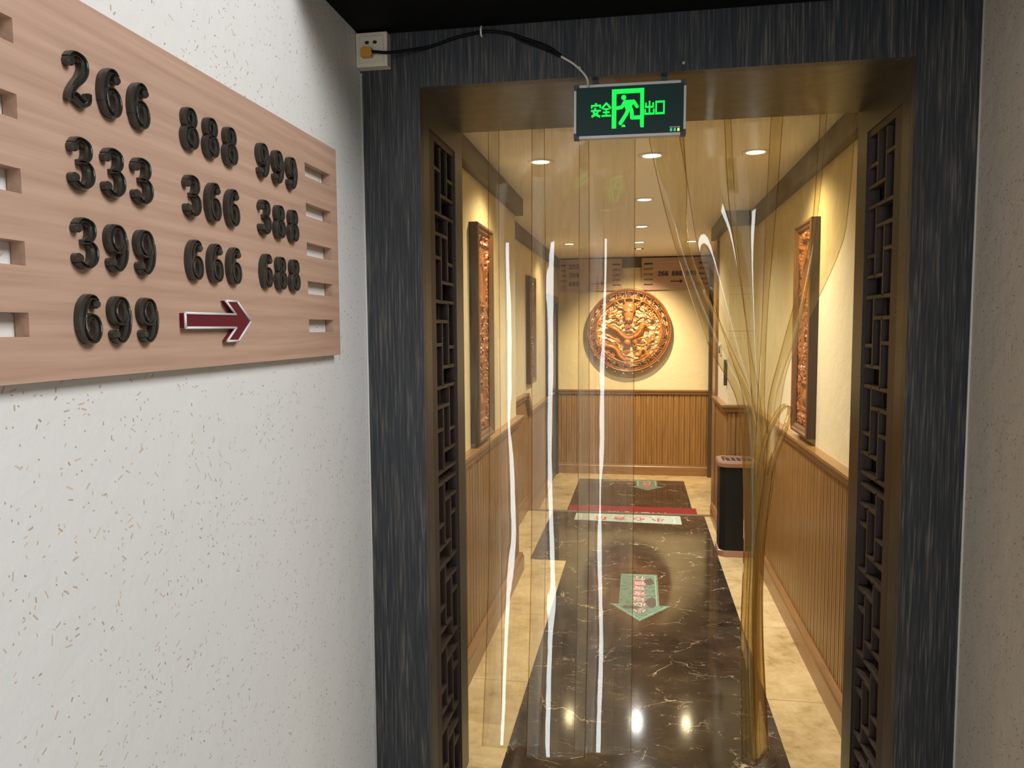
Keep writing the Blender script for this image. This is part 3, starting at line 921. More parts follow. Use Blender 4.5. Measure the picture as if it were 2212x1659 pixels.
def sign_print(face):
    """face -1: towards the viewer, +1: towards the corridor"""
    bm = bm_new(); e = .0001
    for k, poly in enumerate(pict()):
        prism(bm, [(p[0] * .001, p[1] * .001) for p in poly], 'y', -TT + .002, -TT + .0008 - k * 2e-5)
    o1 = bm
    for ch, x0_ in (('安', -.1010), ('全', -.0738), ('出', .0390), ('口', .0662)):
        for k, poly in enumerate(HAN[ch]):
            prism(bm, [(x0_ + p[0] * .0265, -.0145 + p[1] * .0355) for p in poly], 'y', -TT + .002, -TT + .0009 - k * 2e-5)
    if face > 0:
        xform(o1, Matrix.Rotation(PI, 4, 'Z'))
    return o1
obj('pictogram', sign_print(-1), M['sign_lit'], ex)
obj('pictogram', sign_print(1), M['sign_lit'], ex)
for k, nm in enumerate(('led_green', 'led_green', 'led_yellow')):
    bm = bm_new(); cx_ = .1085 + k * .0095
    prism(bm, [(cx_ + .003 * math.cos(a * PI / 8), -.0545 + .003 * math.sin(a * PI / 8)) for a in range(9)] + [(cx_ - .003, -.0595), (cx_ + .003, -.0595)], 'y', -TT + .0015, -TT + .0005)
    o_ = obj('indicator_light', bm, M[nm], ex)
    if k == 2: o_['label'] = 'yellow indicator light'
bm = bm_new()
for k in range(3):
    tb = text_mesh(('主电', '充电', '故障')[k], .0042, .0001)
    xform(tb, Matrix.Translation((.1085 + k * .0095, -TT + .0013, -.0490)) @ Matrix.Rotation(PI / 2, 4, 'X')); merge(bm, tb, 0)
obj('indicator_print', bm, M['white_print'], ex)

# ================================================================== STRIP CURTAINS
def strip(parent, levels, fold, mat, thick=.002, nu=20, top=2.28, seed=0):
    """one PVC strip. levels: (z, x_left, x_right, y); fold(u, z) gives the y offset of the sheet"""
    zs = [l[0] for l in levels]
    ctl = spline([(l[1], l[2], l[3]) for l in levels], 10); zz = [v.x for v in spline([(z, 0, 0) for z in zs], 10)]
    bm = bm_new(); F, B = [], []
    nv = len(ctl)
    for q, z in zip(ctl, zz):
        rf, rb = [], []
        pl = []
        wd_ = max(.02, q.y - q.x); US = [0, .0028 / wd_] + [i / (nu - 2) for i in range(1, nu - 2)] + [1 - .0028 / wd_, 1]
        for u in US:
            x = q.x + (q.y - q.x) * u
            pl.append(Vector((x, q.z + fold(u, z), z)))
        for i in range(nu + 1):
            tg = (pl[min(i + 1, nu)] - pl[max(i - 1, 0)]).normalized(); nn = Vector((tg.y, -tg.x, 0)).normalized()
            rf.append(bm.verts.new(pl[i] + nn * thick / 2)); rb.append(bm.verts.new(pl[i] - nn * thick / 2))
        F.append(rf); B.append(rb)
    for j in range(nv - 1):
        for i in range(nu):
            f = bm.faces.new((F[j][i], F[j][i + 1], F[j + 1][i + 1], F[j + 1][i])); f.smooth = True; f.material_index = 1 if i in (0, nu - 1) else 0
            f = bm.faces.new((B[j][i + 1], B[j][i], B[j + 1][i], B[j + 1][i + 1])); f.smooth = True
        for i in (0, nu):
            f = bm.faces.new((F[j][i], F[j + 1][i], B[j + 1][i], B[j][i])); f.material_index = 1
    for j in (0, nv - 1):
        for i in range(nu):
            f = bm.faces.new((F[j][i], F[j][i + 1], B[j][i + 1], B[j][i])); f.material_index = 1
    return obj('strip', bm, [mat, M['pvc_edge']], parent)


cl = thing('strip_curtain', 'clear plastic strip curtain hanging straight in the left half of the doorway', 'curtain', (0, 0, 0))
bm = bm_new(); box(bm, -.70, -.014, 2.590, 2.60, 2.23, 2.30); obj('rail', bm, M['rail'], cl)
specs = [(-.672, -.474, 2.640, .010, .2, -.20), (-.511, -.317, 2.628, .014, 1.3, .165), (-.358, -.166, 2.602, .014, 2.1, .155), (-.202, -.016, 2.630, .014, 3.3, .06)]
for k, (x0, x1, y, bow, ph, tilt) in enumerate(specs):
    lv = [(2.28, x0, x1, y), (1.9, x0, x1, y), (1.4, x0 - .002, x1 + .000, y + .002), (1.0, x0 - .003, x1 + .001, y + .003), (.6, x0 - .003, x1, y), (.3, x0 - .004, x1 - .002, y - .002), (.13 + .012 * (k % 2), x0 - .004, x1 - .002, y - .004)]
    def fold(u, z, bow=bow, ph=ph, tilt=tilt, k=k):
        fall = min(1, max(0, (2.2 - z) / .35))
        s_ = 2 * u - 1
        wob = .016 * math.sin(z * 4.1 + ph) + .009 * math.sin(z * 9.3 + 2 * ph)
        yy = -bow * fall * (1 - s_ * s_) + (tilt + wob) * .097 * s_ * fall
        yy += .00042 * math.sin(20 * u + 4 * ph) * (.5 + .5 * math.sin(z * 2.7 + ph)) * fall
        yy -= .13 * max(0, 1.25 - z) ** 2 * (0 if k == 0 else 1)
        # small pinches where the sheet has been creased
        for zc, uc, am in (((.98, .40, -.0022),) if k == 3 else ((1.22, .33, -.0010), (.83, .3, .0008)) if k == 1 else ((.62, .35, .0010),)):
            yy += am * math.exp(-((z - zc) / .05) ** 2 - ((u - uc) / .10) ** 2)
        return yy
    strip(cl, lv, fold, M['pvc'], nu=28)

cr = thing('strip_curtain', 'clear plastic strips gathered and knotted into a bunch at the right', 'curtain', (0, 0, 0))
bm = bm_new(); box(bm, .0, .70, 2.590, 2.60, 2.23, 2.30); obj('rail', bm, M['rail'], cr)
G = [
    # z, left, right, y
    [(2.28, .003, .130, 2.612), (2.03, .056, .150, 2.612), (1.80, .118, .166, 2.615), (1.50, .222, .292, 2.625), (1.31, .318, .372, 2.63), (1.10, .343, .400, 2.64), (.78, .350, .402, 2.64), (.47, .345, .400, 2.64), (.07, .357, .420, 2.64)],
    [(2.28, .105, .285, 2.628), (2.03, .150, .300, 2.628), (1.80, .192, .318, 2.63), (1.50, .285, .362, 2.64), (1.31, .345, .402, 2.65), (1.10, .352, .420, 2.655), (.78, .358, .415, 2.655), (.47, .352, .415, 2.655), (.07, .362, .435, 2.655)],
    [(2.28, .262, .448, 2.612), (1.93, .286, .430, 2.612), (1.60, .338, .412, 2.62), (1.28, .370, .412, 2.635), (1.10, .372, .440, 2.645), (.78, .366, .420, 2.645), (.47, .360, .422, 2.645), (.07, .372, .446, 2.645)],
    [(2.28, .412, .588, 2.628), (1.93, .400, .566, 2.628), (1.60, .392, .530, 2.63), (1.40, .386, .475, 2.64), (1.28, .383, .452, 2.65), (1.10, .380, .456, 2.66), (.78, .372, .424, 2.66), (.47, .368, .428, 2.66), (.07, .385, .456, 2.66)],
    [(2.28, .555, .672, 2.612), (1.93, .540, .655, 2.612), (1.77, .520, .626, 2.612), (1.47, .448, .505, 2.625), (1.30, .412, .470, 2.632), (1.10, .410, .462, 2.65), (.78, .378, .428, 2.65), (.47, .380, .430, 2.65), (.07, .398, .458, 2.65)],
]
for k, lv in enumerate(G):
    def fold(u, z, k=k):
        g = max(0, min(1, (2.05 - z) / .85)); g = g * g * (3 - 2 * g)
        bow = (.014, .014, .007, .014, .014)[k] * (1 - (2 * u - 1) ** 2) * (1 if k % 2 == 0 else -.6)
        n = (.55, .8, .6, .7, .55)[k]
        return -bow - (.034, .034, .018, .034, .034)[k] * g * math.cos(PI * (2 * u - 1) * n + .5 * k) + (.12, -.05, -.125, .10, .22)[k] * .09 * (2 * u - 1)
    strip(cr, lv, fold, M['pvc_bunch'], nu=18)
# the loop of the knot standing out at the right of the waist
def band(parent, name, pts, y0, y1, mat, thick=.002):
    P = spline(pts, 8); bm = bm_new(); R = []
    for i, p in enumerate(P):
        tg = (P[min(i + 1, len(P) - 1)] - P[max(i - 1, 0)]).normalized(); nn = Vector((-tg.z, 0, tg.x)) * thick / 2
        R.append([bm.verts.new(Vector((p.x, y, p.z)) + s_ * nn) for y, s_ in ((y0, 1), (y0 + (y1 - y0) * .5, 1.0), (y1, 1), (y1, -1), (y0 + (y1 - y0) * .5, -1.0), (y0, -1))])
    for a, b_ in zip(R, R[1:]):
        for j in range(6):
            f = bm.faces.new((a[j], a[(j + 1) % 6], b_[(j + 1) % 6], b_[j])); f.smooth = j not in (2, 5)
            f.material_index = 1 if j in (2, 5) else 0
    bm.faces.new(R[0]); bm.faces.new(R[-1])
    return obj(name, bm, [mat, M['pvc_edge']], parent)
band(cr, 'knot_loop', [(.393, 0, 1.105), (.400, 0, 1.16), (.420, 0, 1.225), (.446, 0, 1.278), (.466, 0, 1.297), (.478, 0, 1.286), (.474, 0, 1.252), (.455, 0, 1.19), (.432, 0, 1.12), (.418, 0, 1.06)], 2.535, 2.612, M['pvc_bunch'])

# ================================================================== CARVED PANELS
def carved_panel(label, loc, rz, wdt, hgt, seed, group='carved wall panels'):
    """panel in the local xz plane, back at y=0, face towards -y"""
    t = thing('carved_panel', label, 'carved panel', loc, rz, group)
    hw, hh, fr = wdt / 2, hgt / 2, .042
    bm = bm_new()
    prof = [(0, 0), (0, -.040), (.006, -.044), (.014, -.044), (.020, -.036), (.032, -.034), (.036, -.028), (fr, -.026), (fr, 0)]
    cor = [(-hw, -hh), (hw, -hh), (hw, hh), (-hw, hh)]; R = []
    for (cx_, cz_) in cor:
        sx, sz = (1 if cx_ < 0 else -1), (1 if cz_ < 0 else -1)
        R.append([bm.verts.new((cx_ + sx * o, y, cz_ + sz * o)) for o, y in prof])
    for i in range(4):
        a, b_ = R[i], R[(i + 1) % 4]
        for j in range(len(prof)):
            f = bm.faces.new((a[j], a[(j + 1) % len(prof)], b_[(j + 1) % len(prof)], b_[j]))
            f.material_index = 1 if 1 <= j <= 6 else 0
    obj('frame', bm, [M['carve_frame'], M['carve_old']], t)
    # relief
    iw, ih = hw - fr, hh - fr
    nx, nz = 56, 200
    so = seed * 13.7
    bm = bm_new(); grid = []
    for j in range(nz + 1):
        row = []
        for i in range(nx + 1):
            u, v = -1 + 2 * i / nx, -1 + 2 * j / nz
            x, z = u * iw, v * ih
            p = Vector((x * 26 + so, z * 26, seed * 3.1))
            rid = 1 - abs(noise.noise(p)) * 2.2
            rid2 = 1 - abs(noise.noise(p * 2.1 + Vector((5, 3, 1)))) * 2.0
            scroll = max(0, rid) * .65 + max(0, rid2) * .45
            border = max(0.0, min(1.0, (max(abs(u) - .70, (abs(v) - .88) * 2.2)) / .06))
            # arched cartouche in the upper half, spray of blossom on the axis, vase near the foot
            arch = math.hypot(u / .62, max(0, v - .45) / .28)
            rim = math.exp(-((arch - 1) / .12) ** 2) if v > .1 else 0
            swirl = .20 * math.sin(v * 7 + seed)
            spray = math.exp(-((u - swirl) / (.30 + .22 * (1 - v) * .5)) ** 4) * max(0, min(1, (.42 - v) / .1)) * max(0, min(1, (v + .62) / .06))
            vase = max(0, 1 - math.hypot(u / .34, (v + .72) / .10)) ** .5 if math.hypot(u / .34, (v + .72) / .10) < 1 else 0
            foot = 1 if (abs(u) < .45 and -.86 < v < -.82) else 0
            hgt_ = .002 + border * (.003 + .011 * scroll) + rim * .010 + spray * (.002 + .015 * scroll) + vase * .016 + foot * .008
            corner = max(0, min(1, (v - .62) / .1)) * max(0, min(1, (arch - 1.05) / .1))
            hgt_ += corner * .009 * scroll
            edge = min(1, min(1 - abs(u), (1 - abs(v)) * 3) / .02)
            row.append(bm.verts.new((x, -.008 - hgt_ * max(0, edge), z)))
        grid.append(row)
    for j in range(nz):
        for i in range(nx):
            bm.faces.new((grid[j][i], grid[j][i + 1], grid[j + 1][i + 1], grid[j + 1][i]))
    e0 = [bm.verts.new(p) for p in ((-iw, -.001, -ih), (iw, -.001, -ih), (iw, -.001, ih), (-iw, -.001, ih))]
    bm.faces.new(e0)
    obj('relief', bm, M['carve'], t)
    return t
carved_panel('tall carved wooden panel on the near left corridor wall', (XL, 3.62, 1.525), PI / 2, .37, 1.01, 1)
carved_panel('tall carved wooden panel on the right wall beside the knotted strips', (XR, 3.87, 1.535), -PI / 2, .37, 1.01, 2)
carved_panel('far carved wooden panel on the recessed left wall beyond the step', (XLL, 6.74, 1.53), PI / 2, .37, .93, 3)

# ================================================================== ROUND DRAGON CARVING
md = thing('round_carving', 'large round openwork carving of a dragon in orange wood on end wall', 'carving', (-.115, YE - .042, 1.515))
for a_ in (200, 250, 290, 340):
    bm = bm_new(); tube(bm, [(.462 * math.cos(math.radians(a_)), .042, .462 * math.sin(math.radians(a_))), (.462 * math.cos(math.radians(a_)), -.008, .462 * math.sin(math.radians(a_)))], .006, 8); obj('mounting_peg', bm, M['carve_frame'], md)
def circ(r, y, n=72):
    return [(r * math.cos(2 * PI * i / n), y, r * math.sin(2 * PI * i / n)) for i in range(n)]
def hoop(bm, r, y, w_, h_, n=72):
    """square-ish moulded hoop: radius r, radial width w_, from y to y-h_"""
    prof = [(-w_ / 2, 0), (-w_ / 2, -h_ * .7), (-w_ * .25, -h_), (w_ * .25, -h_), (w_ / 2, -h_ * .7), (w_ / 2, 0)]
    R = []
    for i in range(n):
        a = 2 * PI * i / n
        R.append([bm.verts.new(((r + o) * math.cos(a), y + q, (r + o) * math.sin(a))) for o, q in prof])
    for i in range(n):
        a, b_ = R[i], R[(i + 1) % n]
        for j in range(6):
            f = bm.faces.new((a[j], a[(j + 1) % 6], b_[(j + 1) % 6], b_[j])); f.smooth = True
bm = bm_new(); hoop(bm, .464, -.004, .022, .046); hoop(bm, .447, -.004, .009, .040); obj('outer_rim', bm, M['medal_rim'], md)
bm = bm_new(); hoop(bm, .364, -.006, .016, .042); hoop(bm, .379, -.006, .006, .036); obj('inner_rim', bm, M['medal'], md)
bm = bm_new()
NK = 26
def bar(r0, a0, r1, a1, wd_, y0, y1):
    """straight or arced bar between two polar points"""
    k = max(1, int(abs(a1 - a0) / .03))
    P = [Vector(((r0 + (r1 - r0) * i / k) * math.cos(a0 + (a1 - a0) * i / k), (r0 + (r1 - r0) * i / k) * math.sin(a0 + (a1 - a0) * i / k))) for i in range(k + 1)]
    A, B_ = [], []
    for i, p in enumerate(P):
        dd = (P[min(i + 1, k)] - P[max(i - 1, 0)]).normalized(); n = Vector((-dd.y, dd.x)) * wd_ / 2
        A.append(p + n); B_.append(p - n)
    prism(bm, [tuple(q) for q in A + B_[::-1]], 'y', y0, y1)
ra, rb_, rc = .436, .411, .388
for k in range(NK):
    a = 2 * PI * k / NK; s_ = 2 * PI / NK
    bar(ra, a + s_ * .02, ra, a + s_ * .66,   .0085, -.010, -.040)
    bar(ra - .005, a + s_ * .62, rb_ - .004, a + s_ * .62,   .0085, -.010, -.0395)
    bar(rb_, a + s_ * .62, rb_, a + s_ * .30,   .0085, -.010, -.039)
    bar(rc + .004, a + s_ * .12, rc + .004, a + s_ * .88,   .0085, -.010, -.0385)
    bar(rc, a + s_ * .88, ra + .004, a + s_ * .88,   .0085, -.010, -.038)
    bar(.392, a + s_ * .12, .380, a + s_ * .12,   .0085, -.010, -.038)
obj('key_border', bm, M['medal_rim'], md)

KS = .475 / 650
def dp(px, py, y=-.025):
    return ((px - 870) * KS, y, (815 - py) * KS)
bm = bm_new()
def body(pts, r0, r1, y=-.026, seg=8, bulge=True):
    P = spline([dp(*p, y) for p in pts], 6); n = len(P)
    rs = [max(.0016, (r0 + (r1 - r0) * (i / (n - 1))) * (1 if not bulge else min(1, .45 + 4 * min(i, n - 1 - i) / n))) for i in range(n)]
    tube(bm, P, rs, seg)
# coils of the body
body([(520, 740), (600, 760), (700, 820), (770, 890), (850, 935), (950, 910), (1030, 850), (1065, 760), (1100, 710), (1165, 760)], .034, .030)
body([(440, 1030), (520, 1050), (620, 1075), (690, 1130), (730, 1210), (800, 1265), (900, 1275)], .030, .034)
body([(480, 880), (560, 900), (650, 950), (730, 960)], .020, .010)
body([(960, 1180), (990, 1200), (1030, 1190), (1060, 1120), (1110, 1110), (1140, 1170), (1120, 1230)], .026, .010)
body([(1000, 960), (1100, 930), (1180, 1000), (1210, 900), (1280, 880)], .014, .008)
body([(950, 1080), (1000, 1040), (1080, 1050), (1160, 1010), (1180, 960)], .012, .010)
# scales along the main coil
for pts in ([(600, 760), (700, 820), (770, 890), (850, 935), (950, 910), (1030, 850), (1060, 770)], [(520, 1050), (620, 1075), (690, 1130), (730, 1210), (800, 1265)]):
    P = spline([dp(*p, -.052) for p in pts], 7)
    for i in range(1, len(P) - 1):
        dd = (P[i + 1] - P[i - 1]).normalized(); n = Vector((-dd.z, 0, dd.x)).normalized()
        tube(bm, [P[i] + n * .030, P[i] + n * .040 + dd * .008], [.006, .002], 5)
        tube(bm, [P[i] - n * .018, P[i] + Vector((0, -.004, 0)), P[i] + n * .018], .004, 5)
obj('dragon_body', bm, M['medal'], md)
# head
bm = bm_new()
def blob(px, py, rx, rz, ry, y=-.03):
    c = Vector(dp(px, py, y)); ms = bmesh.ops.create_uvsphere(bm, u_segments=14, v_segments=9, radius=1)
    for v in ms['verts']:
        v.co = Vector((v.co.x * rx, v.co.y * ry, v.co.z * rz)) + c
        for f in v.link_faces: f.smooth = True
blob(875, 470, .078, .075, .032); blob(865, 560, .058, .085, .038, -.036); blob(865, 650, .040, .040, .040, -.046)
blob(820, 510, .020, .016, .018, -.068); blob(905, 510, .020, .016, .018, -.068)
blob(845, 655, .012, .010, .012, -.082); blob(885, 655, .012, .010, .012, -.082)
for sgn in (-1, 1):
    def q(dx, y_): return (870 + sgn * dx, y_)
    body([q(40, 400), q(70, 350), q(40, 320)], .012, .006, -.04, 6)
    body([q(80, 430), q(140, 420), q(190, 370), q(250, 380)], .014, .006, -.035, 6)
    body([q(95, 520), q(160, 560), q(230, 540), q(300, 570)], .012, .005, -.035, 6)
    body([q(85, 600), q(120, 650), q(190, 610), q(280, 620), q(340, 600)], .010, .004, -.045, 6)
    body([q(60, 680), q(110, 720), q(160, 690), q(230, 680), q(320, 650)], .010, .004, -.045, 6)
    body([q(20, 720), q(50, 770), q(30, 800)], .012, .005, -.045, 6)
for k in range(5):
    px = 810 + k * 28
    tube(bm, [dp(px, 735, -.045), dp(px, 775, -.042)], [.008, .004], 6)
tube(bm, [dp(760, 770, -.03), dp(940, 770, -.03)], .012, 6)
obj('dragon_head', bm, M['medal'], md)
# flaming pearl and claws
bm = bm_new(); blob(845, 1000, .042, .042, .036, -.034); obj('pearl', bm, M['medal'], md)
def claw(px, py, ang, L=90, n=4):
    global bm
    bm = bm_new()
    for k in range(n):
        a = ang + (k - (n - 1) / 2) * .45
        body([(px, py), (px + L * .55 * math.cos(a), py + L * .55 * math.sin(a)), (px + L * math.cos(a + .25), py + L * math.sin(a + .25))], .009, .003, -.034, 6)
    obj('claw', bm, M['medal'], md)
claw(740, 990, PI); claw(930, 990, 0); claw(600, 560, PI * 1.1, 80); claw(1200, 650, -1.0, 80); claw(520, 1140, PI * .7, 80); claw(1150, 1180, .6, 80); claw(860, 1120, PI / 2, 70)
# cloud scrolls and flames filling the rest of the openwork
bm = bm_new(); rng = random.Random(5)
def scroll(px, py, R0, turns, sgn, r):
    P = []
    n = int(14 * turns)
    for i in range(n + 1):
        t = i / n; a = sgn * t * turns * 2 * PI + rng.random() * .02; rr = R0 * (1 - .75 * t)
        P.append(dp(px + rr * math.cos(a), py + rr * math.sin(a), -.020))
    tube(bm, P, [r * (1 - .4 * i / n) for i in range(n + 1)], 6)
for px, py, R0 in ((1190, 500, 55), (1130, 430, 40), (1290, 720, 34), (1345, 715, 26), (1340, 790, 26), (1340, 880, 28), (1325, 965, 28), (1255, 1085, 34), (1170, 1180, 40), (1050, 1230, 36), (520, 560, 44), (590, 480, 40), (680, 400, 38), (430, 700, 40), (410, 850, 36), (440, 960, 38), (530, 1150, 40), (600, 1220, 40), (640, 1180, 34), (560, 900, 36), (830, 1170, 44), (1240, 600, 40), (1250, 830, 30), (1010, 400, 34), (1230, 950, 34), (660, 560, 34), (1120, 560, 34), (760, 1060, 30), (960, 1050, 30), (720, 640, 30), (470, 620, 28), (1150, 860, 28), (650, 1010, 28), (1080, 1000, 26)):
    scroll(px, py, R0, 1.3, rng.choice((-1, 1)), .0075)
for pts in ([(940, 620), (1040, 640), (1120, 600), (1230, 690)], [(960, 690), (1050, 660), (1150, 720), (1280, 760)], [(1180, 830), (1260, 800), (1330, 830), (1380, 820)], [(1160, 960), (1220, 920), (1300, 940), (1375, 900)], [(1000, 1050), (1110, 1090), (1190, 1040), (1260, 1020), (1330, 1000)],
            [(380, 800), (450, 760), (520, 800)], [(400, 1010), (470, 990), (560, 1000)], [(470, 1170), (560, 1160), (640, 1240), (720, 1280)], [(560, 520), (640, 500), (740, 440)], [(990, 420), (1090, 480), (1180, 440)], [(1060, 1240), (1130, 1180), (1220, 1120)], [(600, 640), (700, 600), (760, 640)], [(1210, 560), (1250, 640), (1330, 620)], [(740, 1170), (850, 1130), (950, 1160)]):
    body(pts, .009, .005, -.022, 6)
obj('cloud_scrolls', bm, M['medal'], md)

# ================================================================== LITTER BIN
bn = thing('litter_bin', 'black octagonal litter bin with rose gold rims before the oak pier', 'bin', (.662, 5.385, 0))
def octo(h, c):
    return [(-h + c, -h), (h - c, -h), (h, -h + c), (h, h - c), (h - c, h), (-h + c, h), (-h, h - c), (-h, -h + c)]
def loft(bm, rings, cap0=True, cap1=True):
    R = [[bm.verts.new((x, y, z)) for x, y in octo(h, c)] for h, c, z in rings]
    for a, b_ in zip(R, R[1:]):
        for i in range(8):
            bm.faces.new((a[i], a[(i + 1) % 8], b_[(i + 1) % 8], b_[i]))
    if cap0: bm.faces.new(R[0])
    if cap1: bm.faces.new(R[-1])
bm = bm_new(); loft(bm, [(.126, .036, 0), (.128, .036, .004), (.128, .036, .038), (.121, .035, .042)]); obj('base', bm, M['rose'], bn)
bm = bm_new(); loft(bm, [(.118, .035, .042), (.118, .035, .606)]); obj('body', bm, M['bin_black'], bn)
bm = bm_new(); loft(bm, [(.121, .035, .606), (.130, .037, .612), (.133, .038, .636), (.128, .037, .650), (.100, .028, .650), (.092, .026, .622)], True, False); obj('rim', bm, M['rose'], bn)
bm = bm_new(); loft(bm, [(.091, .026, .620), (.095, .027, .640), (.088, .025, .640), (.080, .022, .626)], True, True); tr_ = obj('ashtray', bm, M['ash'], bn)
bm = bm_new()
for k in range(5):
    box(bm, -.08 + k * .036, -.072 + k * .036, -.08, .08, .637, .643)
box(bm, -.085, .085, -.05, -.044, .638, .644)
obj('ashtray_grid', bm, M['rose'], tr_)

# ================================================================== FLOOR STICKERS AND MAT
def flat(bm, pts, z0, z1, mi=0):
    prism(bm, pts, 'z', z0, z1, mi)
st = thing('floor_sticker', 'green arrow floor sticker with red characters on the near black marble', 'floor sticker', (0.008, 4.0, 0), group='floor stickers')
AR = [(-.112, .80), (.112, .80), (.112, .262), (.178, .262), (.003, .012), (-.166, .262), (-.112, .262)]
bm = bm_new(); flat(bm, AR, .0002, .0012); obj('sheet', bm, M['stick_green'], st)
bm = bm_new()
IN = [(-.098, .782), (.098, .782), (.098, .250), (.148, .248), (.003, .036), (-.136, .248), (-.098, .250)]
for i in range(7):
    a, b_ = Vector(IN[i]), Vector(IN[(i + 1) % 7])
    if i in (2, 6): continue
    dd = (b_ - a).normalized(); n = Vector((-dd.y, dd.x)) * .0022
    flat(bm, [tuple(a + n), tuple(b_ + n), tuple(b_ - n), tuple(a - n)], .0013, .0016)
obj('border_line', bm, M['stick_line'], st)
rng = random.Random(3)
for cx_, cy_, rx, ry in ((.062, .66, .030, .070), (.066, .31, .032, .075), (-.052, .215, .045, .03)):
    bm = bm_new(); flat(bm, [(cx_ + rx * math.cos(a * PI / 7) * (.7 + .5 * rng.random()), cy_ + ry * math.sin(a * PI / 7) * (.7 + .5 * rng.random())) for a in range(14)], .0013, .0015)
    obj('worn_patch', bm, M['stick_wear'], st)
def floor_text(parent, body, cx_, cy_, sx, sy, z, mat, bold=.02, rot=PI, white=True):
    for nm, bo, zz, mt in ((('text_outline', .075, z, M['white_print']),) if white else ()) + (('text', bold, z + .0005, mat),):
        tb = text_mesh(body, 1.0, 0 if nm == 'text_outline' else bo, .0, .05 if nm == 'text_outline' else 0)
        for v in tb.verts: v.co.z *= .004
        xs = [v.co.x for v in tb.verts]; ys = [v.co.y for v in tb.verts]
        mtx = Matrix.Translation((cx_, cy_, zz)) @ Matrix.Rotation(rot, 4, 'Z') @ Matrix.Diagonal((sx / max(.001, (max(xs) - min(xs))), sy / max(.001, (max(ys) - min(ys))), 1, 1)) @ Matrix.Translation((-(max(xs) + min(xs)) / 2, -(max(ys) + min(ys)) / 2, 0))
        xform(tb, mtx)
        obj(nm, tb, mt, parent)
for k, ch in enumerate('小心地滑请慢行'):
    floor_text(st, ch, .004, .165 + k * .092, .080, .076, .0017, M['red_text'], .0)

s2 = thing('floor_sticker', 'pale teal strip sticker with red characters at the step edge', 'floor sticker', (-.085, 6.23, 0), group='floor stickers')
bm = bm_new(); flat(bm, [(-.425, -.10), (.425, -.145), (.425, .128), (-.425, .128)], .0002, .0012); obj('sheet', bm, M['stick_pale'], s2)
bm = bm_new(); flat(bm, [(.372, -.10), (.378, -.10), (.378, .105), (.372, .105)], .0013, .0016); obj('border_line', bm, M['white_print'], s2)
bm = bm_new(); flat(bm, [(-.378, -.08), (-.372, -.08), (-.372, .105), (-.378, .105)], .0013, .0016); obj('border_line', bm, M['white_print'], s2)
for k, ch in enumerate('小心台阶'):
    floor_text(s2, ch, .245 - k * .155, -.025, .10, .12, .0017, M['red_text'], .025)
floor_text(s2, 'XIAO XIN TAI JIE', .08, .075, .22, .03, .0017, M['red_text'], .0, white=False)

s3 = thing('floor_sticker', 'green bent arrow floor sticker on the lower floor near the end wall', 'floor sticker', (.09, 8.15, ZD), group='floor stickers')
bm = bm_new(); flat(bm, [(-.48, .345), (-.48, .47), (.112, .47), (.112, .11), (.19, .11), (.0, -.10), (-.19, .11), (-.112, .11), (-.112, .345)], .0002, .0012); obj('sheet', bm, M['stick_green'], s3)
bm = bm_new(); flat(bm, [(-.097, .12), (-.090, .12), (-.090, .44), (-.097, .44)], .0013, .0016); obj('border_line', bm, M['stick_line'], s3)
bm = bm_new(); flat(bm, [(.090, .12), (.097, .12), (.097, .44), (.090, .44)], .0013, .0016); obj('border_line', bm, M['stick_line'], s3)
for k, ch in enumerate('安全出口'):
    floor_text(s3, ch, .004, .05 + k * .095, .09, .08, .0017, M['red_text'], .02)
for k in range(3):
    floor_text(s3, '请慢行'[k], -.17 - k * .10, .41, .08, .08, .0017, M['red_text'], .02)

mt = thing('door_mat', 'red mat on the lower floor against the step', 'mat', (-.055, 6.9, ZD))
bm = bm_new(); box(bm, -.585, .585, -.45, .37, .0005, .007); obj('pile', bm, M['mat_red'], mt)
for k, ch in enumerate('欢迎光临'):
    floor_text(mt, ch, .29 - k * .15, .075, .12, .16, .0075, M['white_print'], .01, white=False)

# ================================================================== PIER FITTINGS
sw = thing('light_switch', 'white light switch on the side of the pier', 'switch', (XP, 6.10, 1.375))
bm = bm_new(); box(bm, -.010, 0, -.043, .043, -.043, .043); bevel_all(bm, .002, 1); obj('plate', bm, M['switch'], sw)
bm = bm_new(); box(bm, -.014, -.010, -.030, -.001, -.028, .028); box(bm, -.014, -.010, .001, .030, -.028, .028); obj('rocker', bm, M['hole'], sw)
bm = bm_new(); box(bm, XP - .022, XP, 5.655, 5.685, 1.13, 1.315); bevel_all(bm, .003, 1)
tag(obj('wooden_strip', bm, M['dark_strip']), 'narrow dark wooden strip on the near corner of the pier', 'strip')

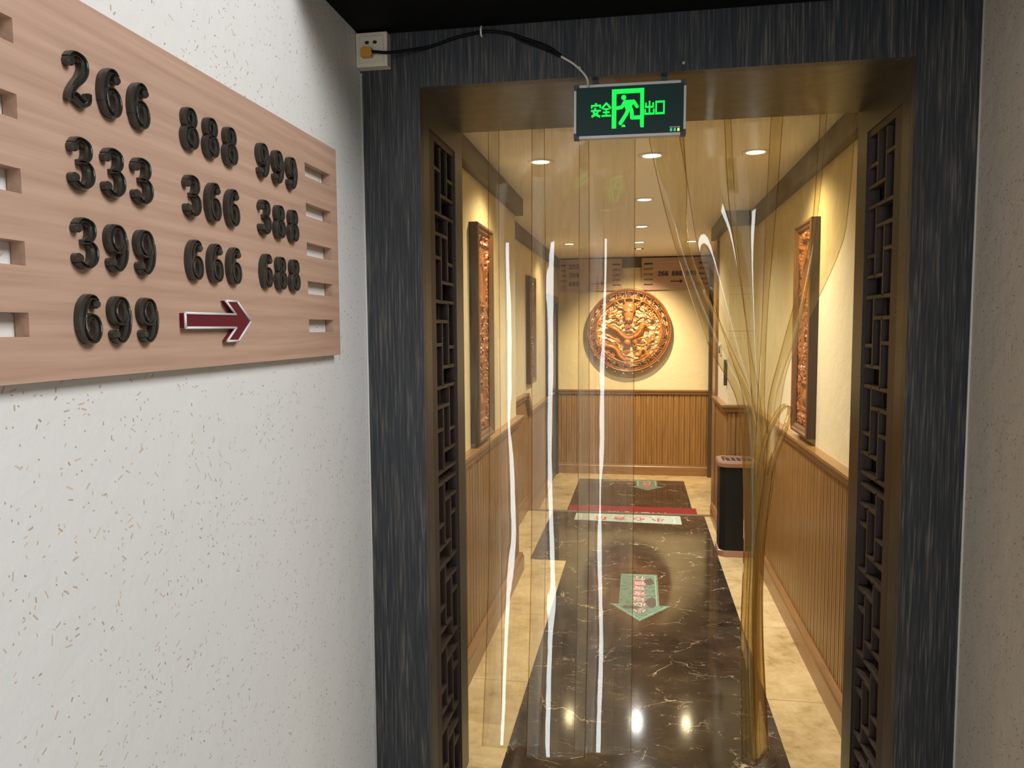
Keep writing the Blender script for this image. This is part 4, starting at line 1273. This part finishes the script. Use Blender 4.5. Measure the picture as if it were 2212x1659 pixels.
# ================================================================== DOWNLIGHTS
def spot(name, loc, power, col, angle=110, blend=.8, target=None, r=.035):
    dl = bpy.data.lights.new(name, 'SPOT'); dl.energy = power; dl.color = col; dl.spot_size = math.radians(angle); dl.spot_blend = blend; dl.shadow_soft_size = r
    o = bpy.data.objects.new(name, dl); COL.objects.link(o); o.location = loc
    o.rotation_euler = ((Vector(target) - Vector(loc)) if target else Vector((0, 0, -1))).to_track_quat('-Z', 'Y').to_euler()
    return o
COOL, WARM = (1.0, .98, .92), (1.0, .82, .48)
LIGHTS = [
    ('near left downlight glowing warm above the carved panel', -.47, 3.73, WARM, 34, 'lamp_warm'),
    ('near middle downlight glowing cool white behind the curtain gap', .053, 3.70, COOL, 44, 'lamp_cool'),
    ('near right downlight glowing warm above the knotted strips', .519, 3.725, WARM, 34, 'lamp_warm'),
    ('second downlight of the middle row from the doorway', .027, 4.945, COOL, 44, 'lamp_cool'),
    ('third downlight of the middle row from the doorway', .014, 6.247, COOL, 44, 'lamp_cool'),
    ('fourth downlight of the middle row from the doorway', -.004, 7.392, COOL, 44, 'lamp_cool'),
    ('far left downlight near the black door', -.66, 7.39, WARM, 24, 'lamp_warm'),
    ('far right downlight beyond the pier', .476, 7.43, WARM, 24, 'lamp_warm'),
]
RING = None
for lab, x, y, colr, pw, lm in LIGHTS:
    t = thing('downlight', lab, 'ceiling light', (x, y, ZC), group='corridor ceiling downlights')
    bm = bm_new(); hoop(bm, .052, 0, .020, .006, 36)
    xform(bm, Matrix.Rotation(-PI / 2, 4, 'X') @ Matrix.Identity(4))
    for v in bm.verts:
        v.co.z = -abs(v.co.z)
    obj('trim_ring', bm, M['downlight'], t)
    bm = bm_new(); prism(bm, [(.043 * math.cos(2 * PI * k / 28), .043 * math.sin(2 * PI * k / 28)) for k in range(28)], 'z', -.003, -.001)
    obj('lamp', bm, M[lm], t)
    spot('downlight_beam', (x, y, ZC - .02), pw * (1.55 if colr is WARM else 1.8), colr, 140, .9)
t = thing('downlight', 'small recessed spotlight nearest the end wall, aimed at the round carving', 'ceiling light', (-.008, 8.00, ZC), group='corridor ceiling downlights')
bm = bm_new(); hoop(bm, .040, 0, .014, .005, 36); xform(bm, Matrix.Rotation(-PI / 2, 4, 'X'))
for v in bm.verts: v.co.z = -abs(v.co.z)
obj('trim_ring', bm, M['hole'], t)
bm = bm_new(); prism(bm, [(.026 * math.cos(2 * PI * k / 20), .026 * math.sin(2 * PI * k / 20)) for k in range(20)], 'z', -.003, -.001); obj('lamp', bm, M['lamp_warm'], t)
spot('carving_spot', (-.008, 7.95, ZC - .02), 215, (1.0, .78, .44), 84, .9, (-.10, 8.95, .98), .02)
